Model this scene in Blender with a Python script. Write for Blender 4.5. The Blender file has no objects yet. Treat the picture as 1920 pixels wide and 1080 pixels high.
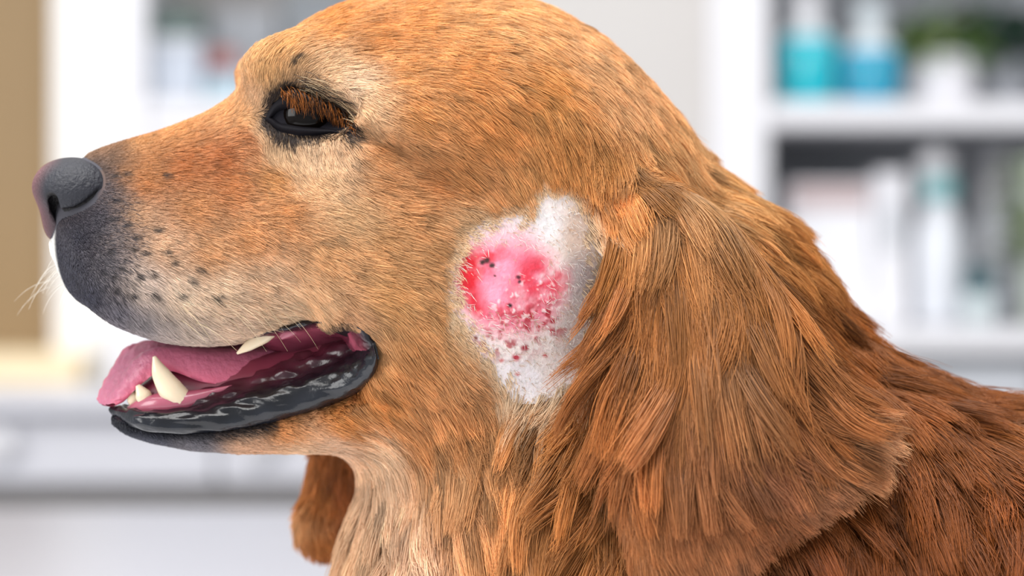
import bpy, math
import numpy as np
from mathutils import Vector

rng = np.random.default_rng(7)

# ------------------------------------------------------------------ camera, world, lights, exposure
S = 0.00022                      # metres per modelling unit (one unit = one photo pixel on the dog's mid plane)
D = 5909.0                       # camera distance in units (1.30 m)
ZC = 1.15                        # camera height above the floor
scene = bpy.context.scene
COL = scene.collection

cam_d = bpy.data.cameras.new('camera')
cam_d.sensor_width = 36.0
cam_d.lens = D / 1920.0 * 36.0
cam_d.clip_start = 0.05
cam_d.dof.use_dof = True
cam_d.dof.focus_distance = (D - 285) * S
cam_d.dof.aperture_fstop = (cam_d.lens / 1000.0) / 0.0215
cam = bpy.data.objects.new('camera', cam_d)
cam.location = (0, -D * S, ZC)
cam.rotation_euler = (math.pi / 2, 0, 0)
COL.objects.link(cam)
scene.camera = cam

world = bpy.data.worlds.new('daylight')
scene.world = world
world.use_nodes = True
bg = world.node_tree.nodes['Background']
bg.inputs[0].default_value = (0.93, 0.96, 1.0, 1)
bg.inputs[1].default_value = 0.75

def area(name, loc, target, sx, sy, power, color=(1, 1, 1)):
    l = bpy.data.lights.new(name, 'AREA')
    l.shape = 'RECTANGLE'; l.size = sx; l.size_y = sy; l.energy = power; l.color = color
    o = bpy.data.objects.new(name, l)
    o.location = loc
    o.rotation_euler = (Vector(target) - Vector(loc)).to_track_quat('-Z', 'Y').to_euler()
    COL.objects.link(o)
    return o
area('ceiling_light', (-0.3, -0.3, 2.45), (0, 0.0, 1.1), 1.6, 1.2, 52, (1.0, 0.98, 0.95))
area('back_wall_fill', (0.0, 1.7, 2.6), (0, 2.4, 0.9), 3.0, 0.6, 12, (1.0, 0.99, 0.97))  # added fill lamp, only there to brighten the back wall
area('window_light', (-2.6, -1.3, 1.9), (0, 0, 1.1), 1.6, 1.5, 54, (1.0, 0.99, 0.97))

vs = scene.view_settings
vs.view_transform = 'Standard'
vs.look = 'None'
vs.gamma = 1.0
vs.use_curve_mapping = False
vs.exposure = 0.0
scene.cycles.max_bounces = 5
scene.cycles.diffuse_bounces = 3
scene.cycles.glossy_bounces = 2
scene.cycles.transmission_bounces = 3

# ------------------------------------------------------------------ helpers
def tag(o, label=None, category=None, group=None, kind=None):
    if label: o['label'] = label
    if category: o['category'] = category
    if group: o['group'] = group
    if kind: o['kind'] = kind
    return o

def empty(name, loc=(0, 0, 0)):
    o = bpy.data.objects.new(name, None)
    o.location = loc
    o.empty_display_size = 0.05
    COL.objects.link(o)
    return o

def link(name, me, mat, parent=None):
    o = bpy.data.objects.new(name, me)
    if mat is not None:
        me.materials.append(mat)
    COL.objects.link(o)
    if parent is not None:
        o.parent = parent
    return o

def lin(c):
    if isinstance(c, str):
        c = [int(c[i:i + 2], 16) / 255 for i in (0, 2, 4)]
    c = np.asarray(c, float)
    return np.where(c <= 0.04045, c / 12.92, ((c + 0.055) / 1.055) ** 2.4)

def rgba(c):
    v = lin(c)
    return (float(v[0]), float(v[1]), float(v[2]), 1.0)

def mat(name, color, rough=0.5, spec=0.5, noise=0.0, nscale=20.0, bump=0.0, coat=0.0, sss=0.0, trans=0.0, attr=None, alpha=1.0, metal=0.0):
    m = bpy.data.materials.new(name)
    m.use_nodes = True
    nt = m.node_tree
    p = nt.nodes['Principled BSDF']
    p.inputs['Roughness'].default_value = rough
    p.inputs['Specular IOR Level'].default_value = spec
    p.inputs['Coat Weight'].default_value = coat
    p.inputs['Coat Roughness'].default_value = 0.12
    p.inputs['Metallic'].default_value = metal
    p.inputs['Transmission Weight'].default_value = trans
    if sss:
        p.inputs['Subsurface Weight'].default_value = sss
        p.inputs['Subsurface Radius'].default_value = (0.004, 0.0015, 0.001)
        p.inputs['Subsurface Scale'].default_value = 0.6
    src = None
    if attr:
        a = nt.nodes.new('ShaderNodeAttribute'); a.attribute_name = attr
        src = a.outputs['Color']
    else:
        p.inputs['Base Color'].default_value = rgba(color)
    if noise or bump:
        tc = nt.nodes.new('ShaderNodeTexCoord')
        n = nt.nodes.new('ShaderNodeTexNoise')
        n.inputs['Scale'].default_value = nscale
        n.inputs['Detail'].default_value = 5
        nt.links.new(tc.outputs['Object'], n.inputs['Vector'])
        if noise:
            mx = nt.nodes.new('ShaderNodeMix'); mx.data_type = 'RGBA'; mx.blend_type = 'MULTIPLY'
            mx.inputs[0].default_value = 1.0
            ramp = nt.nodes.new('ShaderNodeMapRange')
            ramp.inputs[3].default_value = 1 - noise; ramp.inputs[4].default_value = 1 + noise
            nt.links.new(n.outputs[0], ramp.inputs[0])
            if src is not None: nt.links.new(src, mx.inputs[6])
            else: mx.inputs[6].default_value = rgba(color)
            nt.links.new(ramp.outputs[0], mx.inputs[7])
            src = mx.outputs[2]
        if bump:
            b = nt.nodes.new('ShaderNodeBump'); b.inputs['Strength'].default_value = bump
            b.inputs['Distance'].default_value = 0.002
            nt.links.new(n.outputs[0], b.inputs['Height'])
            nt.links.new(b.outputs[0], p.inputs['Normal'])
    if src is not None:
        nt.links.new(src, p.inputs['Base Color'])
    return m

def np_mesh(name, verts, faces, smooth=True, cols=None):
    """verts (n,3) in metres, faces (m,k) int array."""
    me = bpy.data.meshes.new(name)
    verts = np.ascontiguousarray(verts, np.float32); faces = np.ascontiguousarray(faces, np.int32)
    n, k = faces.shape
    me.vertices.add(len(verts)); me.vertices.foreach_set('co', verts.ravel())
    me.loops.add(n * k); me.loops.foreach_set('vertex_index', faces.ravel())
    me.polygons.add(n)
    me.polygons.foreach_set('loop_start', np.arange(0, n * k, k, dtype=np.int32))
    me.polygons.foreach_set('loop_total', np.full(n, k, np.int32))
    me.update(calc_edges=True)
    me.validate()
    if smooth:
        me.polygons.foreach_set('use_smooth', np.ones(len(me.polygons), bool))
    if cols is not None:
        a = me.color_attributes.new('col', 'FLOAT_COLOR', 'POINT')
        c = np.ones((len(verts), 4), np.float32); c[:, :3] = cols
        a.data.foreach_set('color', c.ravel())
    return me

def unit(v, ax=-1):
    return v / np.maximum(np.linalg.norm(v, axis=ax, keepdims=True), 1e-9)

# units -> world metres
def W(p):
    p = np.asarray(p, float)
    o = np.empty_like(p)
    o[..., 0] = (p[..., 0] - 960) * S
    o[..., 1] = p[..., 1] * S
    o[..., 2] = (540 - p[..., 2]) * S + ZC       # third coordinate of a unit point is "v", measured downwards
    return o

# photo pixel + depth -> unit point (x, y, v)
def at(u, v, y):
    k = (D + y) / D
    return np.array([960 + (u - 960) * k, y, 540 + (v - 540) * k])

YAW = math.radians(8.0); CY, SY = math.cos(YAW), math.sin(YAW); PX = 1000.0
def h2c(h):
    h = np.asarray(h, float)
    o = np.empty_like(h)
    o[..., 0] = (h[..., 0] - PX) * CY - h[..., 1] * SY + PX
    o[..., 1] = (h[..., 0] - PX) * SY + h[..., 1] * CY
    o[..., 2] = h[..., 2]
    return o
def c2h(x, y):
    return (x - PX) * CY + y * SY + PX, -(x - PX) * SY + y * CY
def hp(u, v, hy):
    """photo pixel at head-lateral hy -> head-frame (hx, hy, v)"""
    y = 0.0
    for _ in range(6):
        k = (D + y) / D
        cx = 960 + (u - 960) * k
        hx = (cx - PX + hy * SY) / CY + PX
        y = (hx - PX) * SY + hy * CY
    return np.array([hx, hy, 540 + (v - 540) * (D + y) / D])

def smin(a, b, k):
    h = np.maximum(k - np.abs(a - b), 0) / k
    return np.minimum(a, b) - h * h * k * 0.25
def smax(a, b, k):
    return -smin(-a, -b, k)

def curve(tab, n=400, sm=6):
    """stations -> dense smoothed table"""
    tab = np.array(tab, float)
    x = np.linspace(tab[0, 0], tab[-1, 0], n)
    cols = [x]
    ker = np.exp(-0.5 * (np.arange(-3 * sm, 3 * sm + 1) / sm) ** 2); ker /= ker.sum()
    for j in range(1, tab.shape[1]):
        y = np.interp(x, tab[:, 0], tab[:, j])
        yp = np.concatenate([2 * y[0] - y[1:3 * sm + 1][::-1], y, 2 * y[-1] - y[-3 * sm - 1:-1][::-1]])
        cols.append(np.convolve(yp, ker, 'valid'))
    return np.array(cols)

def spl(pts, n):
    """Catmull-Rom through pts, n samples"""
    P = np.array(pts, float); m = len(P)
    P = np.vstack([2 * P[0] - P[1], P, 2 * P[-1] - P[-2]])
    t = np.linspace(0, m - 1, n); i = np.clip(t.astype(int), 0, m - 2); f = (t - i)[:, None]
    a, b, c, d = P[i], P[i + 1], P[i + 2], P[i + 3]
    return 0.5 * (2 * b + (c - a) * f + (2 * a - 5 * b + 4 * c - d) * f ** 2 + (3 * b - a - 3 * c + d) * f ** 3)

# ------------------------------------------------------------------ surface nets
def surface_nets(F, org, h):
    nx, ny, nz = F.shape
    s = F < 0
    corners = [(i, j, k) for i in (0, 1) for j in (0, 1) for k in (0, 1)]
    cnt = np.zeros((nx - 1, ny - 1, nz - 1), np.uint8)
    for (i, j, k) in corners:
        cnt += s[i:nx - 1 + i, j:ny - 1 + j, k:nz - 1 + k]
    act = (cnt > 0) & (cnt < 8)
    I, J, K = np.nonzero(act)
    idx = np.full(act.shape, -1, np.int32); idx[I, J, K] = np.arange(len(I))
    val = {c: F[I + c[0], J + c[1], K + c[2]] for c in corners}
    P = np.zeros((len(I), 3)); N = np.zeros(len(I))
    for a in corners:
        for ax in range(3):
            if a[ax] == 1: continue
            b = list(a); b[ax] = 1; b = tuple(b)
            va, vb = val[a], val[b]
            cr = (va < 0) != (vb < 0)
            t = np.where(cr, va / np.where(cr, va - vb, 1), 0)
            for q in range(3):
                base = float(a[q]) if q != ax else t
                P[:, q] += np.where(cr, base, 0)
            N += cr
    P = (P / N[:, None] + np.stack([I, J, K], 1)) * h + np.array(org)
    quads = []
    for ax in range(3):
        b, c = (ax + 1) % 3, (ax + 2) % 3
        sl0 = [slice(1, -1)] * 3; sl0[ax] = slice(0, -1)
        sl1 = [slice(1, -1)] * 3; sl1[ax] = slice(1, None)
        s0, s1 = s[tuple(sl0)], s[tuple(sl1)]
        e = np.nonzero(s0 != s1)
        flip = s0[e]
        pos = [e[0].copy(), e[1].copy(), e[2].copy()]
        for q in range(3):
            if q != ax: pos[q] = pos[q] + 1
        def cell(db, dc):
            p = [pos[0].copy(), pos[1].copy(), pos[2].copy()]
            p[b] = p[b] - db; p[c] = p[c] - dc
            return idx[p[0], p[1], p[2]]
        q = np.stack([cell(1, 1), cell(0, 1), cell(0, 0), cell(1, 0)], 1)
        q[~flip] = q[~flip][:, ::-1]
        quads.append(q)
    return P, np.concatenate(quads)

def ngrad(f, P, e=1.5):
    g = np.empty_like(P)
    for a in range(3):
        d = np.zeros(3); d[a] = e
        g[:, a] = (f(*(P + d).T) - f(*(P - d).T)) / (2 * e)
    return g

# ------------------------------------------------------------------ dog body as an implicit surface (x, y, v) in units
HEAD = [  # u, v top, v bottom, half width, taper, exponent
    (96, 400, 470, 20, 0, 2.0), (112, 318, 535, 68, .3, 2.3), (140, 302, 560, 92, .34, 2.4), (200, 276, 592, 120, .34, 2.5), (300, 249, 626, 146, .3, 2.5),
    (380, 219, 636, 160, .26, 2.4), (430, 192, 632, 172, .28, 2.4), (490, 122, 618, 196, .25, 2.4), (560, 52, 606, 222, .2, 2.3), (640, 12, 615, 246, .14, 2.3),
    (720, 3, 680, 266, .1, 2.2), (820, -12, 760, 288, .05, 2.2), (920, -8, 800, 296, .0, 2.2), (1010, 16, 770, 290, 0, 2.1), (1090, 58, 700, 272, 0, 2.1),
    (1160, 110, 620, 240, 0, 2.0), (1220, 180, 560, 195, 0, 2.0), (1275, 250, 500, 130, 0, 2.0), (1310, 330, 420, 40, 0, 2.0)]
HEAD = [list(hp(r[0], r[1], 0))[0:1] + [hp(r[0], r[1], 0)[2], hp(r[0], r[2], 0)[2]] + list(r[3:]) for r in HEAD]
JAW = [
    (212, 778, 795, 20, 0, 2.0), (230, 775, 812, 60, 0, 2.2), (280, 778, 828, 92, 0, 2.3), (360, 778, 842, 112, 0, 2.4), (450, 770, 846, 128, 0, 2.4), (540, 752, 843, 146, 0, 2.4),
    (620, 722, 842, 168, 0, 2.3), (690, 660, 850, 190, 0, 2.2), (760, 600, 880, 215, 0, 2.1), (860, 560, 900, 230, 0, 2.0), (960, 600, 820, 120, 0, 2.0)]
JAW = [[hp(r[0], r[1], 0)[0], hp(r[0], r[1], 0)[2], hp(r[0], r[2], 0)[2]] + list(r[3:]) for r in JAW]
HC, JC = curve(HEAD, 500, 7), curve(JAW, 400, 6)

def loft(tab, hx, hy, v):
    x0, x1 = tab[0][0], tab[0][-1]
    xs = np.clip(hx, x0, x1)
    it = lambda j: np.interp(xs, tab[0], tab[j])
    vt, vb, w, k, p = (it(j) for j in range(1, 6))
    hh = np.maximum((vb - vt) / 2, 4); s = ((vb + vt) / 2 - v) / hh
    ww = np.maximum(w, 4) * (1 - k * np.clip(s, -1.3, 1.3))
    n = (np.abs(hy / ww) ** p + np.abs(s) ** p) ** (1 / p)
    f = (n - 1) * np.minimum(ww, hh) * 0.9
    out = np.maximum(x0 - hx, hx - x1)
    return np.where(out > 0, np.sqrt(np.maximum(f, 0) ** 2 + out ** 2) + np.minimum(f, 0) * 0, f)

def ell(x, y, v, c, r):
    q = np.sqrt(((x - c[0]) / r[0]) ** 2 + ((y - c[1]) / r[1]) ** 2 + ((v - c[2]) / r[2]) ** 2)
    return (q - 1) * min(r)

def cone(x, y, v, a, b, ra, rb, ys=1.0):
    a = np.array(a, float); b = np.array(b, float); d = b - a
    px, py, pv = x - a[0], (y - a[1]) / ys, v - a[2]
    dy = d[1] / ys
    t = np.clip((px * d[0] + py * dy + pv * d[2]) / (d[0] ** 2 + dy ** 2 + d[2] ** 2), 0, 1)
    return (np.sqrt((px - t * d[0]) ** 2 + (py - t * dy) ** 2 + (pv - t * d[2]) ** 2) - (ra + t * (rb - ra))) * ys

EAR_PTS = [(1172, 390), (1232, 352), (1312, 366), (1392, 440), (1470, 540), (1545, 680), (1608, 795), (1600, 868), (1530, 922), (1440, 975), (1375, 1045), (1300, 1100),
           (1225, 1085), (1178, 1010), (1163, 900), (1158, 750), (1150, 600), (1140, 450)]
def ear_y(v): return -238 - 0.30 * np.clip(v - 370, 0, 130) - 0.26 * np.clip(v - 500, 0, 900)
EAR_POLY = np.array([[at(u, v, float(ear_y(v)))[0], at(u, v, float(ear_y(v)))[2]] for u, v in EAR_PTS])
FAR_PTS = [(760, 640), (640, 700), (595, 790), (582, 850), (570, 920), (560, 985), (575, 1018), (605, 1030), (640, 1015), (665, 955), (700, 885), (790, 800), (880, 700), (860, 620)]
FAR_POLY = np.array([[at(u, v, 245)[0], at(u, v, 245)[2]] for u, v in FAR_PTS])

def poly_map(poly, h=6, pad=120):
    lo = poly.min(0) - pad; hi = poly.max(0) + pad
    xs = np.arange(lo[0], hi[0], h); vsx = np.arange(lo[1], hi[1], h)
    Xg, Vg = np.meshgrid(xs, vsx, indexing='ij')
    P = np.stack([Xg, Vg], -1)
    d = np.full(Xg.shape, 1e9); ins = np.zeros(Xg.shape, bool)
    sp = spl(np.vstack([poly, poly[:1]]), len(poly) * 6)[:-1]
    for i in range(len(sp)):
        a, b = sp[i], sp[(i + 1) % len(sp)]; e = b - a
        t = np.clip(((P - a) @ e) / max(e @ e, 1e-9), 0, 1)
        d = np.minimum(d, np.linalg.norm(P - a - t[..., None] * e, axis=-1))
        c = (a[1] > Vg) != (b[1] > Vg)
        ins ^= c & (Xg < (b[0] - a[0]) * (Vg - a[1]) / (b[1] - a[1] + 1e-12) + a[0])
    return lo, h, np.where(ins, -d, d)
def samp2(m, x, v):
    lo, h, A = m
    fx = np.clip((x - lo[0]) / h, 0, A.shape[0] - 1.001); fv = np.clip((v - lo[1]) / h, 0, A.shape[1] - 1.001)
    i = fx.astype(int); j = fv.astype(int); a = fx - i; b = fv - j
    if A.ndim == 3: a = a[..., None]; b = b[..., None]
    r = A[i, j] * (1 - a) * (1 - b) + A[i + 1, j] * a * (1 - b) + A[i, j + 1] * (1 - a) * b + A[i + 1, j + 1] * a * b
    return r
EAR_M, FAR_M = poly_map(EAR_POLY), poly_map(FAR_POLY)

def f_near_ear(x, y, v):
    d2 = samp2(EAR_M, x, v)
    bulge = 26 * np.exp(-((x - 1330) / 170) ** 2 - ((v - 720) / 260) ** 2) + 10 * np.sin((x + 0.35 * v) / 58.0) * np.clip((v - 420) / 300, 0, 1)
    ym = ear_y(v) - bulge + 0.10 * np.clip(x - 1400, 0, 300)
    return smax(d2, np.abs(y - ym) - 20, 26)
def f_far_ear(x, y, v):
    d2 = samp2(FAR_M, x, v)
    ym = 245 - 0.1 * (v - 800) + 14 * np.sin(x / 40.0)
    return smax(d2, np.abs(y - ym) - 18, 24)

EYE_N = hp(575, 214, -168); EYE_F = EYE_N * np.array([1, -1, 1])
def body(x, y, v):
    hx, hy = c2h(x, y)
    ah = np.abs(hy)
    f = loft(HC, hx, hy, v)
    # brows, cheek bones, flews
    b = ell(hx, ah, v, hp(548, 132, 0) * [1, 0, 1] + np.array([0, 112, 0]), (92, 62, 52))
    f = smin(f, b, 60)
    ck = ell(hx, ah, v, hp(800, 250, 0) + np.array([0, 205, 0]), (170, 80, 80)); f = smin(f, ck, 80)
    ms = ell(hx, ah, v, hp(800, 560, 0) + np.array([0, 205, 0]), (190, 85, 190)); f = smin(f, ms, 90)
    fl = ell(hx, ah, v, hp(370, 540, 0) + np.array([0, 110, 0]), (170, 55, 85)); f = smin(f, fl, 60)
    # hollow below the eye and eye socket
    hol = ell(hx, ah, v, hp(455, 310, 0) + np.array([0, 225, 0]), (120, 62, 80)); f = smax(f, -hol, 60)
    soc = ell(hx, ah, v, np.array([EYE_N[0], 222.0, EYE_N[2]]), (95, 60, 42)); f = smax(f, -soc, 28)
    cr = cone(hx, ah, v, hp(665, 262, 0) + np.array([0, 262, 0]), hp(840, 372, 0) + np.array([0, 318, 0]), 16, 22); f = smax(f, -cr, 26)
    j = loft(JC, hx, hy, v)
    f = smin(f, j, 30)
    mc = ell(hx, ah, v, hp(628, 662, 0) + np.array([0, 235, 0]), (66, 95, 42)); f = smax(f, -mc, 16)      # corner of the mouth
    # neck, nape, trunk
    n1 = cone(x, y, v, (985, 20, 450), (1160, 20, 1290), 262, 560, 0.72)
    n2 = cone(x, y, v, (1150, 30, 500), (1560, 30, 1080), 205, 385, 0.70)
    n3 = cone(x, y, v, (1500, 30, 1270), (2900, 60, 1330), 480, 500, 0.85)
    n4 = ell(x, y, v, (1318, 30, 580), (188, 215, 195))
    n = smin(smin(smin(n1, n2, 120), n4, 110), n3, 120)
    n = smax(n, -cone(x, y, v, (1800, -225, 850), (1812, -352, 1110), 26, 34), 36)       # fold between neck and shoulder
    f = smin(f, n, 70)
    # forelegs folded on the table
    for yy in (-230, 270):
        f = smin(f, cone(x, y, v, (1180, yy, 1500), (1330, yy, 1690), 170, 110), 90)
        f = smin(f, cone(x, y, v, (1330, yy, 1700), (560, yy, 1715), 90, 66), 60)
        f = smin(f, ell(x, y, v, (520, yy, 1712), (110, 78, 64)), 40)
    for yy in (-330, 400):
        f = smin(f, ell(x, y, v, (2800, yy, 1480), (420, 190, 320)), 90)
    f = smax(f, v - 1794, 16)
    f = smin(f, f_near_ear(x, y, v), np.interp(v, [380, 520], [70, 20]))
    f = smin(f, f_far_ear(x, y, v), 16)
    return f

GH = 9.0
gx = np.arange(40, 3480, GH); gy = np.arange(-640, 700, GH); gv = np.arange(-60, 1830, GH)
B = 8
nb = [-(-len(g) // B) for g in (gx, gy, gv)]
gx, gy, gv = (g[0] + GH * np.arange(n * B) for g, n in zip((gx, gy, gv), nb))
cen = [g.reshape(-1, B).mean(1) for g in (gx, gy, gv)]
Fc = body(*np.meshgrid(*cen, indexing='ij'))
F = np.repeat(np.repeat(np.repeat(Fc.astype(np.float32), B, 0), B, 1), B, 2)
blk = np.argwhere(np.abs(Fc) < 120)
off = np.arange(B)
for i0 in range(0, len(blk), 2500):
    b3 = blk[i0:i0 + 2500]
    I = (b3[:, 0, None] * B + off)[:, :, None, None]; J = (b3[:, 1, None] * B + off)[:, None, :, None]; K = (b3[:, 2, None] * B + off)[:, None, None, :]
    F[I, J, K] = body(*np.broadcast_arrays(gx[I], gy[J], gv[K]))
ORG = np.array([gx[0], gy[0], gv[0]])
BV, BQ = surface_nets(F, ORG, GH)
for _ in range(2):
    g = ngrad(body, BV); d = body(*BV.T)
    BV = BV - np.clip(d / np.maximum((g ** 2).sum(1), 0.2), -8, 8)[:, None] * g
BN = unit(ngrad(body, BV, 3.0))

def tri(A, P):
    q = (P - ORG) / GH
    q = np.clip(q, 0, np.array(F.shape) - 1.001)
    i = q.astype(np.int32); t = (q - i).astype(np.float32)
    r = 0
    for a in (0, 1):
        for b in (0, 1):
            for c in (0, 1):
                w = (t[:, 0] if a else 1 - t[:, 0]) * (t[:, 1] if b else 1 - t[:, 1]) * (t[:, 2] if c else 1 - t[:, 2])
                r = r + w * A[i[:, 0] + a, i[:, 1] + b, i[:, 2] + c]
    return r
def tri_grad(P, e=6.0):
    g = np.empty((len(P), 3), np.float32)
    for a in range(3):
        d = np.zeros(3); d[a] = e
        g[:, a] = (tri(F, P + d) - tri(F, P - d)) / (2 * e)
    return g

def raycast(uv, y0=-620, y1=300, fn=None):
    """photo pixels -> unit points on the body"""
    uv = np.asarray(uv, float)
    y = np.full(len(uv), float(y0)); hit = np.zeros(len(uv), bool)
    def pt(y):
        k = (D + y) / D
        return np.stack([960 + (uv[:, 0] - 960) * k, y, 540 + (uv[:, 1] - 540) * k], 1)
    for _ in range(90):
        d = fn(*pt(y).T) if fn else tri(F, pt(y))
        hit |= d < 1.0
        y = np.where(hit, y, y + np.maximum(d * 0.6, 1.0))
        y = np.minimum(y, y1)
    return pt(y), hit

# ------------------------------------------------------------------ the room
def bx(u, dist): return (u - 960) * S * dist / (D * S)
def bz(v, dist): return ZC + (540 - v) * S * dist / (D * S)
Y0 = -D * S                                              # camera y
def box_mesh(name, lo, hi, bev=0.003):
    import bmesh
    bm = bmesh.new()
    bmesh.ops.create_cube(bm, size=1.0)
    for vt in bm.verts:
        vt.co = Vector([(lo[k] + hi[k]) / 2 + vt.co[k] * (hi[k] - lo[k]) for k in range(3)])
    if bev:
        bmesh.ops.bevel(bm, geom=bm.edges[:], offset=min(bev, 0.3 * min(hi[k] - lo[k] for k in range(3))), segments=2, affect='EDGES')
    me = bpy.data.meshes.new(name); bm.to_mesh(me); bm.free()
    return me
def child(name, me, m, parent=None):
    o = link(name, me, m)
    if parent is not None:
        o.parent = parent
        pw = parent.location.copy()
        if parent.parent is not None: pw += parent.parent.location
        o.location = -pw
    return o
def box_px(name, u0, u1, v0, v1, dist, depth, m, parent=None, bev=0.003, z0=None):
    lo = (bx(u0, dist), Y0 + dist, bz(v1, dist) if z0 is None else z0); hi = (bx(u1, dist), Y0 + dist + depth, bz(v0, dist))
    return child(name, box_mesh(name, lo, hi, bev), m, parent)
def lathe(name, prof, x, y, z, m, parent=None, seg=28):
    """prof: list of (radius, height)"""
    a = np.linspace(0, 2 * np.pi, seg + 1)
    P = np.array(prof)
    R = np.stack([np.outer(np.cos(a), P[:, 0]) + x, np.outer(np.sin(a), P[:, 0]) + y, np.broadcast_to(P[:, 1] + z, (seg + 1, len(P)))], -1)
    n_, m_ = R.shape[:2]
    i = np.arange(n_ - 1)[:, None]; j = np.arange(m_ - 1)[None]
    q = np.stack([i * m_ + j, (i + 1) * m_ + j, (i + 1) * m_ + j + 1, i * m_ + j + 1], -1).reshape(-1, 4)
    return child(name, np_mesh(name, R.reshape(-1, 3), q), m, parent)

white = mat('white_lacquer', 'e6e5e9', rough=0.4, noise=0.02, nscale=3)
wallm = mat('wall_paint', 'cbc7c4', rough=0.9, noise=0.02, nscale=6, bump=0.05)
greyb = mat('grey_back_panel', 'a8abb1', rough=0.6, noise=0.04, nscale=5)
greyd = mat('plinth_shade_grey', 'b4b0ae', rough=0.7, noise=0.1, nscale=5)
floorm = mat('floor_vinyl', 'c9c8ca', rough=0.35, noise=0.05, nscale=4)
beige = mat('beige_curtain', '9c8464', rough=0.95, noise=0.05, nscale=40)
creamw = mat('pale_wood', 'f3dfba', rough=0.45, noise=0.12, nscale=9)

def plane(name, pts, m):
    me = np_mesh(name, np.array(pts, float), np.array([[0, 1, 2, 3]]), smooth=False)
    o = link(name, me, m); o['kind'] = 'structure'; return o
WB = Y0 + 4.0
plane('floor', [(-4, -3, 0), (4, -3, 0), (4, WB, 0), (-4, WB, 0)], floorm)
plane('wall_back', [(-4, WB, 0), (4, WB, 0), (4, WB, 2.8), (-4, WB, 2.8)], wallm)

pier = box_px('wall_middle', 972, 1332, -1500, 2500, 3.64, .34, wallm, bev=.002); pier['kind'] = 'structure'
# beige curtain with folds, hanging beside the white casing
us = np.linspace(-700, 98, 160)
def curtain_sheet():
    dist = 3.9
    x = bx(us, dist); ph = us / 230 * 2 * np.pi
    y = Y0 + dist + 0.03 + 0.006 * np.sin(ph + 2.6) + 0.002 * np.sin(2.3 * ph + 1)
    zs = np.linspace(bz(655, dist), 2.6, 30)
    Fr = np.stack([np.broadcast_to(x[:, None], (160, 30)), np.broadcast_to(y[:, None], (160, 30)), np.broadcast_to(zs[None], (160, 30))], -1)
    Bk = Fr + np.array([0, 0.004, 0])
    R = np.concatenate([Fr, Bk[:, ::-1]], 1); R = np.concatenate([R, R[:, :1]], 1)
    n_, m_ = R.shape[:2]
    i = np.arange(n_ - 1)[:, None]; j = np.arange(m_ - 1)[None]
    q = np.stack([i * m_ + j, (i + 1) * m_ + j, (i + 1) * m_ + j + 1, i * m_ + j + 1], -1).reshape(-1, 4)
    return np_mesh('curtain', R.reshape(-1, 3), q)
cu = link('curtain', curtain_sheet(), beige)
tag(cu, 'beige fabric curtain hanging at the left edge above a pale sill', 'curtain')

sill = box_px('window_sill', -700, 150, 662, 742, 3.72, 0.36, creamw)
tag(sill, 'pale wooden sill below the beige curtain', 'sill'); sill['kind'] = 'structure'
cas = box_px('trim_1', 100, 205, -1400, 745, 3.80, 0.30, mat('casing_paint', 'fbf9f6', rough=0.5, noise=0.01, nscale=4)); cas['kind'] = 'structure'

# left shelf unit
def shelf_unit(name, label, parts, dist):
    e = empty(name, (bx(parts[0][1], dist), Y0 + dist, 0)); tag(e, label, 'shelf')
    for nm, u0, u1, v0, v1, dd, dep, m in parts:
        box_px(nm, u0, u1, v0, v1, dist + dd, dep, m, e)
    return e
greyl = mat('pale_grey_back', 'a7adb3', rough=0.6, noise=0.04, nscale=5)
shelf_unit('shelf_unit', 'white shelf unit behind the dog muzzle beside the white casing', [
    ('side_panel', 207, 272, -1200, 742, 0, .34, white), ('side_panel', 905, 970, -1200, 742, 0, .34, white), ('back_panel', 272, 905, -1200, 742, .33, .015, greyl),
    ('shelf_board', 272, 905, 186, 226, .005, .32, white), ('shelf_board', 272, 905, -260, -220, .005, .32, white), ('drawer_front', 274, 588, 230, 500, .004, .02, white), ('drawer_front', 592, 903, 230, 500, .004, .02, white),
    ('drawer_front', 274, 588, 504, 738, .004, .02, white), ('drawer_front', 592, 903, 504, 738, .004, .02, white)], 3.72)

zsl = bz(186, 3.725) + .001
def carton(name, label, u0, u1, v0, v1, dist, depth, body, lid=None, band=None, group=None, z0=None):
    e = empty(name, (bx((u0 + u1) / 2, dist), Y0 + dist, bz(v1, dist))); tag(e, label, 'box', group)
    box_px('body', u0, u1, v0, v1, dist, depth, body, e, z0=z0)
    if lid: box_px('lid', u0 - 3, u1 + 3, v0 - 8, v0 + 14, dist - .004, depth + .008, lid, e)
    if band: box_px('label', u0 + 8, u1 - 8, v0 + band[0], v0 + band[1], dist - .002, .004, band[2], e, bev=0.0005)
    return e
dgreen = mat('grey_green_card', '5f706c', rough=0.7, noise=0.1, nscale=20)
lblue = mat('pale_blue_card', 'c3cad6', rough=0.6, noise=0.05, nscale=20)
lgrey = mat('pale_grey_card', 'c9ccd2', rough=0.6, noise=0.05, nscale=20)
redm = mat('dusty_red_plastic', 'b5716c', rough=0.4, noise=0.1, nscale=30)
carton('storage_box', 'pale grey storage box under the dark green tray on the left shelf', 283, 376, 76, 186, 3.76, .16, lblue, lgrey, z0=zsl)
carton('tray', 'dark grey-green tray on top of a pale box on the left shelf', 284, 374, 24, 67, 3.76, .15, dgreen, dgreen)
carton('storage_box', 'pale blue box standing below the round red tub on the left shelf', 384, 470, 136, 186, 3.74, .14, mat('sky_card', 'a9c2cf', rough=.6), None, z0=zsl)
carton('storage_box', 'tall pale grey box behind the red tub on the left shelf', 392, 520, 18, 186, 3.91, .10, lgrey, None, z0=zsl)
t = empty('tub', (bx(412, 3.8), Y0 + 3.81, bz(136, 3.74))); tag(t, 'small round dusty red tub on a pale blue box', 'tub')
tz = bz(136, 3.74); r_ = bx(442, 3.8) - bx(412, 3.8)
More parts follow.
